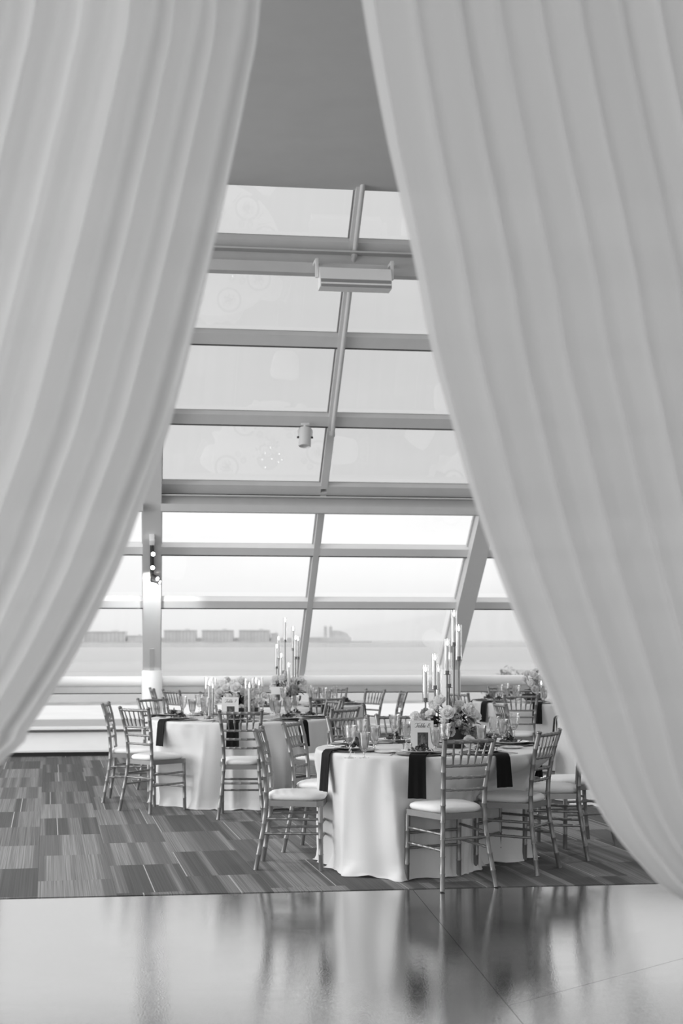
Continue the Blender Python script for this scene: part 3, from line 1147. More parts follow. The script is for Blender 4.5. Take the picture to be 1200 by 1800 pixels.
# ================================================================== TABLES
TZ = 0.775
def tablecloth(cx, cz, Rr, seed, label, group, dents=(), nf=11, big=0.035):
    """floor-length round cloth; dents: (bearing deg in viewpoint axes, half-width deg, depth m) where chairs press it in"""
    rr_ = random.Random(seed)
    o_ = cw(cx, cz)
    NA = 288
    fold = []
    a = 0
    k = nf
    ph = [rr_.uniform(0, 6.28) for _ in range(6)]
    def F(t):
        w = t + .16 * math.sin(3 * t + ph[0]) + .1 * math.sin(5 * t + ph[1])
        f = .55 * math.sin(k * w + ph[2]) + .35 * math.sin((k + 4) * w + ph[3]) + .3 * math.sin((k // 2) * w + ph[5])
        f += .9 * (1 - abs(math.sin(.5 * (k - 3) * w + ph[4]))) ** 3 - .15
        return f
    zs = [TZ] * 5 + [TZ - .002, TZ - .008, TZ - .02] + [TZ - .03 - (TZ - .06) * (i / 26) ** 1.0 for i in range(27)] + [.012, .008]
    rs = [0.001, .3 * Rr, .6 * Rr, .9 * Rr, Rr - .014, Rr - .004, Rr, Rr + .002]
    vs, fs = [], []
    nr = len(zs)
    for i, z in enumerate(zs):
        for j in range(NA):
            t = 2 * PI * j / NA
            if i < 8:
                r_ = rs[i]
                zz = z
            else:
                d = (TZ - z) / TZ                      # 0 top .. 1 floor
                r_ = Rr + .002 + big * (F(t + .10 * math.sin(4 * t + ph[5]) * d) * min(1, d * 1.5) ** .8 + .16 * math.sin(31 * t + ph[3]) * max(0, 1 - 3 * d) * min(1, d * 14)) - .012 * d
                # slanting drag folds
                r_ += .012 * math.sin(9 * t + 5.0 * d + ph[0]) * d
                for (b, hw, dep) in dents:
                    q = (math.degrees(t) - b + 180) % 360 - 180
                    r_ -= dep * math.exp(-abs(q / hw) ** (4 if hw > 30 else 2)) * (lambda w: w * w * (3 - 2 * w))(max(0, min(1, (d - .06) / .30)))
                zz = z
                if i >= nr - 5:                        # hem breaks on the carpet
                    e = (i - (nr - 5)) / 4
                    r_ += e * (.02 + .05 * max(0, math.sin(k * t * .8 + ph[1])) ** 2)
                    zz = max(.008 + .01 * max(0, F(t + .2)) * e, z * (1 + .25 * math.sin(13 * t + ph[2])))
            vs.append((r_ * math.cos(t), r_ * math.sin(t), zz))
    for i in range(nr - 1):
        for j in range(NA):
            a_, b_ = i * NA + j, i * NA + (j + 1) % NA
            fs.append((a_, a_ + NA, b_ + NA, b_))
    me = MB().add(vs, fs).mesh('tablecloth', M['linen'], True)
    o = ob('tablecloth', me, None, (o_.x, o_.y, 0), -YAW)
    tag(o, label, 'tablecloth', group)
    return o
GT = 'white floor-length tablecloths'
A_, B_, C_, D_, E_ = (.61, 9.61, .785), (-.955, 13.35, .85), (-.55, 16.15, .80), (2.37, 17.0, .80), (2.83, 13.4, .80)
tablecloth(*A_, 5, 'white tablecloth of the front table falling to the floor at the front', GT, [(-88, 16, .10), (-74, 14, .13), (-30, 36, .40), (20, 12, .04), (192, 14, .08), (138, 14, .08)], 17, .036)
tablecloth(*B_, 9, 'white tablecloth of the left table at the left', GT, [(-132, 14, .06), (180, 14, .12), (-90, 10, .03), (43, 16, .24)], 22, .036)
tablecloth(*C_, 12, 'white tablecloth of the far middle table', GT, [(-70, 14, .1), (183, 18, .28)], 18, .03)
tablecloth(*D_, 15, 'white tablecloth of the far right table', GT, [(-110, 14, .1), (113, 18, .24)], 18, .03)
tablecloth(*E_, 18, 'white tablecloth half hidden by the right drape', GT, [], 12, .03)

# ---- tableware meshes
def lathe_me(name, prof, m, n=24, smooth=True, ang=50):
    return MB().lathe(prof, n).mesh(name, m, smooth, ang)
plate_me = lathe_me('plate', [(.02, .0), (.075, .0), (.082, .003), (.128, .013), (.132, .016), (.128, .0175), (.08, .008), (.02, .006)], M['china'], 36)
bread_me = lathe_me('bread_plate', [(.02, .0), (.05, .0), (.078, .009), (.08, .011), (.076, .012), (.05, .005), (.02, .004)], M['china'], 28)
charger_me = lathe_me('charger', [(.03, .0), (.10, .0), (.158, .006), (.162, .009), (.158, .011), (.10, .005), (.03, .005)], M['charger'], 36)
def goblet_parts():
    """cut crystal wine goblet: faceted bowl, knopped stem, foot"""
    n = 16
    b = MB()
    prof = [(.006, .084), (.016, .090), (.0265, .106), (.032, .128), (.036, .152), (.0385, .176), (.0415, .202)]
    vs, fs = [], []
    for i, (r_, z) in enumerate(prof):
        for j in range(n):
            a = 2 * PI * (j + (.5 if i % 2 else 0)) / n
            q = r_ * (1.0 if i % 2 else .965) if i < 5 else r_
            vs.append((q * math.cos(a), q * math.sin(a), z))
    for i in range(len(prof) - 1):
        for j in range(n):
            a, c = i * n + j, i * n + (j + 1) % n
            if i % 2 == 0:
                fs += [(a, c, a + n), (c, c + n, a + n)]
            else:
                fs += [(a, c + n, a + n), (a, c, c + n)]
    # inner wall
    for (r_, z) in [(.0400, .202), (.0345, .16), (.0295, .125), (.018, .103), (.002, .094)]:
        for j in range(n):
            a = 2 * PI * j / n
            vs.append((r_ * math.cos(a), r_ * math.sin(a), z))
    base_ = len(prof) * n
    fs += [((len(prof) - 1) * n + j, (len(prof) - 1) * n + (j + 1) % n, base_ + (j + 1) % n, base_ + j) for j in range(n)]
    for i in range(4):
        for j in range(n):
            a, c = base_ + i * n + j, base_ + i * n + (j + 1) % n
            fs.append((a, c, c + n, a + n))
    b.add(vs, fs)
    bowl = b.mesh('bowl', M['crystal'], False)
    stem = lathe_me('stem', [(.0055, .008), (.0048, .03), (.0085, .045), (.0048, .055), (.0075, .068), (.006, .08), (.012, .091)], M['crystal'], 10, False)
    foot = lathe_me('foot', [(.036, 0), (.036, .002), (.02, .005), (.006, .010)], M['crystal'], 20)
    return [('bowl', bowl), ('stem', stem), ('foot', foot)]
def water_parts():
    prof = [(.005, .040), (.017, .046), (.0265, .064), (.0315, .090), (.0350, .120), (.0385, .150), (.0415, .172), (.0400, .172), (.0330, .12), (.0295, .09), (.0245, .066), (.015, .054), (.002, .050)]
    bowl = lathe_me('bowl', prof, M['iced'], 24)
    stem = lathe_me('stem', [(.007, .008), (.006, .02), (.010, .030), (.007, .045)], M['crystal'], 10, False)
    foot = lathe_me('foot', [(.034, 0), (.034, .002), (.018, .005), (.006, .010)], M['crystal'], 20)
    w = MB()
    w.lathe([(.013, .055), (.0235, .067), (.0285, .09), (.0322, .12), (.0345, .138)], 20)
    r_ = random.Random(2)
    for i in range(5):
        a = i * 1.3
        w.box((.017 * math.cos(a), .017 * math.sin(a), .142), (.02, .02, .02), Matrix.Rotation(a, 4, 'Z') @ Matrix.Rotation(.6, 4, 'X'))
    water = w.mesh('iced_water', M['ice'], False)
    return [('bowl', bowl), ('stem', stem), ('foot', foot), ('iced_water', water)]
GOB, WAT = goblet_parts(), water_parts()
def salad_mesh(seed):
    r_ = random.Random(seed)
    mb = MB()
    for i in range(70):
        rad = min(.085, abs(r_.gauss(0, .042)))
        a = r_.uniform(0, 6.28)
        h = max(.010, .050 - rad * .6) * r_.uniform(.3, 1.1)
        c = Vector((rad * math.cos(a), rad * math.sin(a), h))
        d = Vector((r_.gauss(0, 1), r_.gauss(0, 1), r_.gauss(0.3, .7))).normalized()
        e = d.cross(Vector((r_.gauss(0, 1), r_.gauss(0, 1), 1))).normalized()
        nrm = d.cross(e)
        l, w = r_.uniform(.012, .026), r_.uniform(.005, .010)
        mb.add([c - d * l, c - d * l * .2 - e * w + nrm * .004, c + d * l * .5 - e * w * .8, c + d * l + nrm * .006, c + d * l * .4 + e * w, c - d * l * .2 + e * w - nrm * .003], [(0, 1, 5), (1, 2, 4, 5), (2, 3, 4)])
    return mb.mesh('salad', M['salad'], False)
SAL = [salad_mesh(s) for s in range(4)]
def napkin_mesh(drop, w=.105):
    """folded napkin lying from the plate over the table edge; local x runs outwards, edge of the table at x = 0"""
    path = [(-.20, .005), (-.10, .006), (-.03, .006), (-.008, .005), (.006, -.004), (.013, -.02)]
    for i in range(8):
        path.append((.015 + .012 * i / 7, -.02 - (drop - .02) * (i + 1) / 8))
    vs, fs = [], []
    n = 9
    th = .006
    for layer in (0, 1):
        for i, (x, z) in enumerate(path):
            for j in range(n):
                y = (j / (n - 1) - .5) * w * (1 + .12 * max(0, i - 5) / 9)
                f = .005 * math.sin(j * 1.7 + .5) * max(0, i - 4) / 9
                ox, oz = (th * layer, th * layer * .3) if i > 4 else (0, th * layer)
                vs.append((x + f + ox, y, z + oz))
    m_ = len(path) * n
    for i in range(len(path) - 1):
        for j in range(n - 1):
            a = i * n + j
            fs.append((a, a + n, a + n + 1, a + 1))
            fs.append((m_ + a, m_ + a + 1, m_ + a + n + 1, m_ + a + n))
        for j in (0, n - 1):
            a = i * n + j
            fs.append((a, m_ + a, m_ + a + n, a + n) if j == 0 else (a, a + n, m_ + a + n, m_ + a))
    for i in (0, len(path) - 1):
        for j in range(n - 1):
            a = i * n + j
            fs.append((a, a + 1, m_ + a + 1, m_ + a))
    return MB().add(vs, fs).mesh('napkin', M['napkin'], True, 60)
NAP = {d: napkin_mesh(d) for d in (.20, .23, .26)}
kn = MB()
kn.box((0, -.05, .003), (.009, .10, .005), None, .002)
kn.box((0, .06, .002), (.015, .12, .002), None, .0008)
knife_me = kn.mesh('knife', M['steel'], True, 40)
fk = MB()
fk.box((0, -.05, .002), (.008, .12, .003), None, .001)
fk.box((0, .03, .002), (.02, .04, .003), None, .001)
for i in range(4):
    fk.box((-.0075 + i * .005, .07, .002), (.0024, .045, .002))
fork_me = fk.mesh('fork', M['steel'], True, 40)

def on_table(T, r_, ang, z=TZ):
    x = T[0] + r_ * math.cos(R(ang))
    Zz = T[1] + r_ * math.sin(R(ang))
    return cw(x, Zz, z)
def glass(parts, name, label, cat, loc, group, rz=0.0, s=1.0):
    t = thing(name, label, cat, loc, rz, group)
    t.scale = (s, s, s)
    for n_, me in parts:
        ob(n_, me, t)
    return t
def setting(T, tname, ang, place, r_=None, food=True, drop=.23, cutlery=True, glasses=True, nap=True, k=0):
    Rr = T[2]
    r_ = r_ or Rr - .185
    az = R(ang) - YAW
    e = TZ + .0015
    P = on_table(T, r_, ang, e)
    pl = '%s place of %s' % (place, tname)
    tag(ob('charger', charger_me, None, P), 'dark round charger under the plate at the ' + pl, 'charger', 'chargers on ' + tname)
    P2 = P + Vector((0, 0, .0055 + (.007 if nap else 0)))
    tag(ob('plate', plate_me, None, P2), 'white dinner plate at the ' + pl, 'plate', 'plates on ' + tname)
    if food:
        s_ = ob('salad', SAL[k % 4], None, P2 + Vector((0, 0, .008)), k * 1.3)
        tag(s_, 'dark leafy salad on the plate at the ' + pl, 'salad', 'salads on ' + tname, 'stuff')
    if nap:
        n_ = ob('napkin', NAP[drop], None, on_table(T, Rr + .005, ang, TZ + .006), az)
        tag(n_, 'black napkin hanging over the edge at the ' + pl, 'napkin', 'napkins on ' + tname)
    def side(dr, dt, z=e):
        # dr towards the centre, dt to the sitter's right
        f = Vector((-math.cos(R(ang)), -math.sin(R(ang))))
        rt = Vector((f.y, -f.x))
        c = Vector((T[0] - f.x * r_, T[1] - f.y * r_))
        q = c + f * dr + rt * dt
        return cw(q.x, q.y, z)
    if cutlery:
        tag(ob('knife', knife_me, None, side(0, .19), az + PI / 2), 'steel knife right of the plate at the ' + pl, 'knife', 'knives on ' + tname)
        tag(ob('fork', fork_me, None, side(0, -.185), az + PI / 2), 'steel fork left of the plate at the ' + pl, 'fork', 'forks on ' + tname)
        tag(ob('bread_plate', bread_me, None, side(.12, -.24)), 'small white bread plate at the ' + pl, 'plate', 'bread plates on ' + tname)
    if glasses:
        glass(GOB, 'wine_goblet', 'cut crystal wine goblet at the ' + pl, 'goblet', side(.16, .16), 'wine goblets on ' + tname, k * .7)
        glass(WAT, 'water_goblet', 'iced water goblet at the ' + pl, 'goblet', side(.22, .07), 'water goblets on ' + tname, k * .5)

t8, t7, tm, tr_, te = 'the front table', 'the left table', 'the far middle table', 'the far right table', 'the drape-side table'
for k, (a_, p_, dr) in enumerate(((-152, 'left front', .26), (-100, 'nearest front', .26), (-60, 'right front', .20), (22, 'right', .23), (46, 'back right', .20), (78, 'far back', .20), (112, 'back', .20), (152, 'left back', .20))):
    setting(A_, t8, a_, p_, None, True, dr, True, False, a_ in (-152, -100, -60, 22, 46), k)
for k, (a_, p_) in enumerate(((166, 'leftmost'), (-140, 'left front'), (-90, 'nearest front'), (-45, 'right front'), (-6, 'right'), (40, 'back right'), (82, 'back'), (124, 'back left'))):
    setting(B_, t7, a_, p_, None, True, .23, k < 5, k in (0, 1, 3, 4, 5, 7), k < 5, k)
for k, (a_, p_) in enumerate(((-120, 'left front'), (-62, 'right front'), (-5, 'right'), (50, 'back right'), (180, 'left'))):
    setting(C_, tm, a_, p_, None, True, .23, False, True, a_ in (-62, -5), k)
for k, (a_, p_) in enumerate(((-100, 'front'), (-150, 'left front'), (168, 'left'), (120, 'back left'))):
    setting(D_, tr_, a_, p_, None, True, .23, False, True, a_ in (-100, -150, 168), k)
setting(E_, te, 178, 'left', None, True, .23, False, False, True, 1)

# goblets on the front table, each at its measured foot
for (px, py, kind, lb) in ((615, 1333, 'w', 'at the left front of the front table right of the salad'),
                           (634, 1318, 'w', 'behind the two left water goblets of the front table'),
                           (693, 1307, 'w', 'left of the number card of the front table'),
                           (781, 1329, 'w', 'just left of the front chair back on the front table'),
                           (868, 1312, 'w', 'above the front chair back on the front table'),
                           (903, 1304, 'w', 'farthest right on the front table beside the salad'),
                           (845, 1318, 's', 'above the front chair back left of a crystal one'),
                           (884, 1303, 's', 'between two crystal ones at the right of the front table'),
                           (640, 1333, 's', 'nearest the viewer at the left front of the front table'),
                           (658, 1318, 's', 'second from the left on the front table'),
                           (714, 1309, 's', 'touching the left edge of the number card of the front table'),
                           (765, 1322, 's', 'before the right edge of the number card of the front table')):
    P = onlevel(px, py, TZ)
    P.z = TZ + .0015
    if kind == 'w':
        glass(GOB, 'wine_goblet', 'cut crystal wine goblet ' + lb, 'goblet', P, 'wine goblets on the front table', px * .3)
    else:
        glass(WAT, 'water_goblet', 'iced water goblet ' + lb, 'goblet', P, 'water goblets on the front table', px * .3, .92)

# ================================================================== FLOWERS
def petal_shell(mb, r_, h, width, tilt, ang, curl, n=5, m=4, z0=0.0):
    vs, fs = [], []
    for i in range(m + 1):
        v = i / m
        for j in range(n + 1):
            u = j / n - .5
            wv = width * (math.sin(PI * (.12 + .80 * v))) ** .7
            a = ang + u * wv
            rad = r_ * (.25 + .75 * math.sin(v * PI * .5)) + tilt * v * v
            z = z0 + h * v - curl * v ** 4 - .15 * h * (2 * u) ** 2 * v
            vs.append((rad * math.cos(a), rad * math.sin(a), z))
    for i in range(m):
        for j in range(n):
            a = i * (n + 1) + j
            fs.append((a, a + 1, a + n + 2, a + n + 1))
    mb.add(vs, fs)
def rose_mesh(seed, m):
    r_ = random.Random(seed)
    mb = MB()
    for ring, (cnt, rad, h, wd, tl, cu) in enumerate(((3, .009, .054, 3.2, -.002, .0), (3, .015, .054, 2.8, -.001, .001), (4, .022, .052, 2.3, .001, .003), (5, .028, .047, 1.9, .003, .006), (5, .033, .040, 1.8, .007, .010))):
        for i in range(cnt):
            petal_shell(mb, rad, h * r_.uniform(.92, 1.06), wd, tl, ring * .7 + 2 * PI * i / cnt + r_.uniform(-.1, .1), cu)
    mb.lathe([(.004, -.03), (.010, -.006), (.014, .004), (.006, .012)], 8)
    return mb.mesh('rose', m, True)
def ruffle_mesh(seed, m):
    """carnation-like ball of frilled petals"""
    r_ = random.Random(seed)
    mb = MB()
    for i in range(44):
        y = 1 - 1.55 * (i + .5) / 44
        a = i * 2.39996
        d = Vector((math.sqrt(max(0, 1 - y * y)) * math.cos(a), math.sqrt(max(0, 1 - y * y)) * math.sin(a), y))
        e = d.cross(Vector((.2, .1, 1))).normalized()
        f = d.cross(e)
        R_ = .034 * r_.uniform(.88, 1.08)
        tw = r_.uniform(0, 3.1)
        g1 = e * math.cos(tw) + f * math.sin(tw)
        w = .013
        c0 = d * R_ * .45
        mb.add([c0 - g1 * w * .5, c0 + g1 * w * .5, d * R_ + g1 * w + f * .003, d * R_ * 1.04 + f * -.004, d * R_ - g1 * w + e * .003], [(0, 1, 2, 3, 4)])
    mb.lathe([(.004, -.03), (.016, -.012), (.024, .0), (.02, .014), (.004, .022)], 10)
    return mb.mesh('carnation', m, True)
ROSE = [rose_mesh(1, M['petal']), rose_mesh(2, M['petal']), rose_mesh(3, M['petal_b'])]
RUF = [ruffle_mesh(4, M['petal_b']), ruffle_mesh(5, M['petal']), ruffle_mesh(6, M['petal_c'])]
def leaf_mesh():
    vs = [(0, 0, 0), (.014, .03, .006), (.018, .06, .004), (.010, .09, -.004), (0, .115, -.016), (-.010, .09, -.004), (-.018, .06, .004), (-.014, .03, .006), (0, .03, 0), (0, .06, -.003), (0, .09, -.009)]
    fs = [(0, 1, 8), (0, 8, 7), (1, 2, 9, 8), (8, 9, 6, 7), (2, 3, 10, 9), (9, 10, 5, 6), (3, 4, 10), (10, 4, 5)]
    return MB().add(vs, fs).mesh('leaf', M['leaf'], True)
LEAF = leaf_mesh()
def arrangement(label, origin, scale_px, blooms, bowl=(.09, .10), leaves=26, seed=1, droop=0.1):
    """blooms: (dx px, dy px up from the table, depth m, kind, size)"""
    r_ = random.Random(seed)
    t = thing('flower_arrangement', label, 'flowers', origin, -YAW)
    br, bh = bowl
    ob('bowl', MB().lathe([(br * .6, 0), (br * .62, .006), (br, bh * .6), (br * 1.02, bh), (br * .95, bh), (br * .9, bh * .7), (br * .3, bh * .3)], 24).mesh('bowl', M['black'], True, 40), t)
    mid = Vector((0, 0, bh))
    stems = MB()
    for (dx, dz, dp, kd, sz) in blooms:
        p = Vector((dx * scale_px, dp, dz * scale_px))
        me = (ROSE + RUF)[kd]
        o = ob('rose' if kd < 3 else 'carnation', me, t, p)
        d = (p - Vector((0, .05, bh * .6))).normalized()
        d = (d + Vector((0, -.9, .25))).normalized()
        o.rotation_euler = d.to_track_quat('Z', 'Y').to_euler()
        o.scale = (sz, sz, sz)
        stems.tube([mid, mid.lerp(p, .5) + Vector((0, 0, .01)), p - d * .02 * sz], .003, 5)
    s_ = ob('stems', stems.mesh('stems', M['leaf'], True), t)
    for i in range(leaves):
        b = blooms[r_.randrange(len(blooms))]
        p = Vector((b[0] * scale_px, b[2], b[1] * scale_px)).lerp(mid, r_.uniform(.1, .85))
        d = Vector((r_.gauss(0, 1), r_.gauss(-.3, .8), r_.gauss(.1, .6))).normalized()
        o = ob('leaf', LEAF, t, p)
        o.rotation_euler = d.to_track_quat('Y', 'Z').to_euler()
        o.scale = [r_.uniform(.6, 1.15)] * 3
    return t
# the front table
ZA = 9.60
sA = ZA / F_PX
arrangement('ivory roses and carnations in a black bowl on the front table', at(800, ZA, TZ + .002), sA,
    [(-14, 58, -.05, 0, 1.35), (20, 62, -.02, 1, 1.25), (14, 34, -.08, 5, 1.15), (19, 14, -.12, 1, 1.05), (-26, 78, .02, 1, 1.2), (-42, 56, .0, 0, 1.0), (-58, 50, .03, 3, 1.05), (-70, 54, .02, 4, 1.1), (-52, 60, .06, 5, 1.0),
     (2, 52, -.04, 3, 1.05), (26, 46, .02, 2, 1.0), (38, 30, .0, 3, .95), (-34, 30, -.04, 2, 1.0), (-26, 20, -.06, 3, .95), (8, 74, .05, 3, 1.0), (28, 72, .05, 4, .8), (-8, 40, -.09, 5, .8), (36, 52, .03, 1, .9), (-46, 40, .0, 3, .9), (-2, 62, .0, 4, 1.0), (10, 66, -.01, 5, .9), (-34, 66, .03, 0, 1.0), (-20, 48, -.06, 4, .9), (30, 24, -.04, 5, .9), (-62, 42, .0, 2, .9), (-38, 74, .06, 4, .9), (4, 44, -.08, 3, .8), (28, 58, -.03, 0, 1.0), (-10, 28, -.08, 2, .9)],
    (.10, .13), 90, 3)
# the left table
ZB = 13.3
sB = ZB / F_PX
arrangement('round mound of ivory roses in a black bowl on the left table', at(424, ZB, TZ + .002), sB,
    [(-34, 43, -.05, 1, 1.2), (-23, 50, -.05, 0, 1.3), (-7, 50, -.1, 0, 1.45), (6, 43, -.06, 1, 1.2), (-42, 50, .0, 3, 1.2), (-30, 58, .02, 1, 1.2), (-13, 60, -.02, 4, 1.2), (0, 62, 0, 1, 1.2), (8, 60, .03, 4, 1.1), (-26, 66, .05, 3, 1.0),
     (-38, 36, -.04, 0, 1.2), (-20, 38, -.12, 4, .8), (-8, 38, -.12, 3, 1.0), (14, 38, -.03, 3, 1.1), (26, 30, -.04, 4, 1.2), (32, 27, -.02, 1, 1.1), (12, 26, -.06, 4, .95), (2, 18, -.1, 1, .9), (38, 36, .06, 1, 1.0), (20, 52, .05, 2, 1.0), (-44, 30, 0, 4, 1.0), (28, 46, .04, 4, .9), (-14, 30, -.1, 3, .9)],
    (.16, .10), 80, 5)
# far middle table
ZC = 16.0
sC = ZC / F_PX
arrangement('pale and mauve flowers in a black bowl on the far middle table', at(510, ZC, TZ + .002), sC,
    [(-12, 44, 0, 0, 1.4), (-24, 43, .04, 1, 1.3), (-8, 52, .05, 1, 1.3), (6, 43, 0, 4, 1.2), (18, 44, .0, 4, 1.3), (22, 36, .02, 1, 1.2), (-4, 29, -.1, 3, 1.1), (6, 33, -.1, 5, 1.2), (6, 23, -.12, 5, 1.3), (-6, 18, -.12, 2, 1.1), (-2, 24, -.1, 5, 1.0), (-28, 30, 0, 1, 1.2), (16, 28, 0, 4, 1.1), (-30, 40, .03, 4, 1.1), (12, 14, -.08, 4, .9)],
    (.12, .10), 70, 8)
ZD = 16.9
sD = ZD / F_PX
arrangement('white flowers at the drape edge on the far right table', at(936, ZD, TZ + .002), sD,
    [(-10, 46, 0, 0, 1.3), (0, 44, -.04, 1, 1.35), (6, 50, .04, 1, 1.2), (-4, 32, -.06, 4, 1.3), (4, 34, 0, 3, 1.2), (2, 20, -.08, 1, 1.3), (-14, 38, .04, 4, 1.1), (12, 40, 0, 4, 1.3), (14, 26, -.02, 1, 1.3), (20, 34, .03, 0, 1.2), (24, 22, 0, 4, 1.2), (30, 30, .02, 1, 1.2)],
    (.13, .09), 34, 11)

# ================================================================== CANDLES
def candle_mesh(h, r_=.0105):
    return MB().lathe([(r_ * 1.02, 0), (r_, h * .4), (r_ * .95, h - .006), (r_ * .8, h), (.002, h - .002)], 14).mesh('wax', M['wax'], True, 50)
flame_me = MB().lathe([(.0010, 0), (.0050, .006), (.0066, .013), (.0052, .022), (.0024, .032), (.0004, .041)], 12).mesh('flame', M['flame'], True)
wick_me = MB().tube([(0, 0, -.003), (0, 0, .006), (.002, 0, .010)], .0012, 6).mesh('wick', M['wick'], True)
wax_cache = {}
def candle(loc, h, label, group, fs=1.0):
    t = thing('taper_candle', label, 'candle', loc, 0, group)
    key = round(h, 3)
    if key not in wax_cache:
        wax_cache[key] = candle_mesh(h)
    ob('wax', wax_cache[key], t)
    ob('wick', wick_me, t, (0, 0, h))
    f = ob('flame', flame_me, t, (0, 0, h + .005))
    f.scale = (fs, fs, fs)
    return t
def chimney(loc, r_, h, label, group):
    me = MB().lathe([(r_, 0), (r_, h), (r_ - .002, h), (r_ - .002, 0), (r_, 0)], 24, close=False).mesh('glass_chimney', M['chimney'], True, 40)
    return tag(ob('glass_chimney', me, None, loc), label, 'glass chimney', group)
def stem_stand(label, tname, origin_px, Z, stems, base_r, ordinals):
    t = thing('candle_stand', label, 'candle stand', at(origin_px, Z, TZ + .002), -YAW)
    o = at(origin_px, Z, 0)
    ob('base', MB().lathe([(base_r, 0), (base_r, .006), (base_r * .9, .010), (.01, .012)], 28).mesh('base', M['brass'], True, 40), t)
    for i, (px, cup, top, dz) in enumerate(stems):
        z = EYE + (HOR - cup) / F_PX * (Z + dz)
        ztop = EYE + (HOR - top) / F_PX * (Z + dz)
        P = at(px, Z + dz, 0)
        loc = (Vector((P.x, P.y, 0)) - Vector((o.x, o.y, 0)))
        loc = Matrix.Rotation(YAW, 4, 'Z') @ loc
        hz = z - TZ - .002
        ob('stem', MB().tube([(loc.x, loc.y, .006), (loc.x, loc.y, hz)], .0058, 10).mesh('stem', M['brass'], True, 40), t)
        ob('cup', MB().lathe([(.007, 0), (.0135, .004), (.0135, .030), (.0115, .030), (.0115, .012)], 14, (0, 0, 0)).mesh('cup', M['black'], True, 40), t, (loc.x, loc.y, hz - .006))
        ob('gallery', MB().lathe([(.012, 0), (.024, .001), (.024, .004), (.012, .004)], 20).mesh('gallery', M['brass'], True, 40), t, (loc.x, loc.y, hz - .004))
        h = max(.08, ztop - z - .045)
        candle((P.x, P.y, z + .007), h, '%s lit taper from the left on the stand of %s' % (ordinals[i], tname), 'tapers on the stand of ' + tname, 1.15)
        chimney((P.x, P.y, z + .0005), .0215, h + .055, '%s glass chimney from the left on the candle stand of %s' % (ordinals[i], tname), 'chimneys on the stand of ' + tname)
ords = ['first', 'second', 'third', 'fourth', 'fifth', 'sixth', 'seventh', 'eighth', 'ninth']
stem_stand('tall brass candle stand with stepped stems behind the roses of the front table', t8, 785, 9.72,
    [(747.5, 1233, 1172, -.06), (764, 1211, 1152, -.08), (770, 1236, 1172, .12), (785.5, 1185, 1126, -.06), (789, 1208, 1150, .10), (797.5, 1135, 1075, 0), (806, 1160, 1101, -.04)], .13, ords)
stem_stand('tall brass candle stand with stepped stems on the far middle table', tm, 506, 16.1,
    [(486, 1175, 1134, 0), (489.5, 1160, 1120, .1), (494, 1191, 1150, -.08), (501, 1128, 1088, 0), (507, 1210, 1167, -.14), (515, 1143, 1103, .05), (519.5, 1158, 1119, -.05), (523.5, 1158, 1121, .03)], .15, ords)
def hurricane(px, Z, top, bot, r_, flame_y, label, tname, n_=1):
    P = at(px, Z, TZ + .002)
    z1 = EYE + (HOR - top) / F_PX * Z
    chimney(P, r_, z1 - TZ, 'tall glass cylinder ' + label, 'glass cylinders on ' + tname)
    zf = EYE + (HOR - flame_y) / F_PX * Z
    hs = thing('candle_holder', 'small brass holder under the candle ' + label, 'candle holder', P, 0, 'candle holders on ' + tname)
    ob('dish', MB().lathe([(.03, 0), (.032, .004), (.02, .006), (.012, .008)], 18).mesh('dish', M['brass'], True, 40), hs)
    ob('socket', MB().lathe([(.0135, .006), (.0135, .025), (.011, .025), (.011, .012)], 14).mesh('socket', M['brass'], True, 40), hs)
    candle(P + Vector((0, 0, .012)), zf - TZ - .05, 'lit taper in the cylinder ' + label, 'tapers on ' + tname, 1.25)
hurricane(367.5, 13.15, 1191, 1262, .045, 1199, 'left of the flowers on the left table', t7)
hurricane(438, 12.95, 1193, 1258, .050, 1203, 'right of the number card on the left table', t7)
hurricane(455, 13.75, 1191, 1250, .045, 1199, 'behind the right of the flowers on the left table', t7)
hurricane(374, 13.6, 1193, 1250, .040, 1204, 'behind the left cylinder on the left table', t7)
hurricane(951, 16.8, 1190, 1240, .045, 1199, 'at the drape edge on the far right table', tr_)

# ================================================================== NUMBER CARDS
def stroke_text(digit):
    """hand-drawn italic lettering, in units of cap height; returns list of polylines"""
    def arc(cx, cy, rx, ry, a0, a1, n=12):
        return [(cx + rx * math.cos(R(a0 + (a1 - a0) * i / n)), cy + ry * math.sin(R(a0 + (a1 - a0) * i / n))) for i in range(n + 1)]
    L_ = []
    # T with swashes
    L_.append([(-.62, .72), (-.50, .92), (-.30, 1.0), (0, .96), (.3, .94), (.62, 1.06)])
    L_.append([(.08, .95), (.06, .5), (-.02, .15), (-.18, 0), (-.36, .03), (-.42, .16)])
    # a
    L_.append(arc(.50, .24, .18, .24, 40, 360) + [(.68, .5), (.67, .12), (.74, .02), (.86, .10)])
    # b
    L_.append([(.86, .10), (1.05, .75), (1.08, .98), (1.0, .98), (.97, .6), (.96, .05)] + arc(1.12, .22, .16, .22, 200, 500))
    # l
    L_.append([(1.28, .12), (1.50, .72), (1.55, 1.0), (1.46, 1.0), (1.42, .5), (1.45, .06), (1.52, .0), (1.62, .10)])
    # e
    L_.append([(1.62, .10), (1.80, .22), (1.92, .36), (1.86, .48), (1.74, .42), (1.70, .18), (1.80, .0), (1.94, .04), (2.04, .16)])
    if digit == '8':
        L_.append(arc(2.72, .74, .17, .22, -90, 270, 16))
        L_.append(arc(2.70, .26, .22, .26, 90, 450, 16))
    else:
        L_.append([(2.50, .84), (2.55, .98), (2.98, .96), (2.80, .55), (2.68, .0)])
    return L_
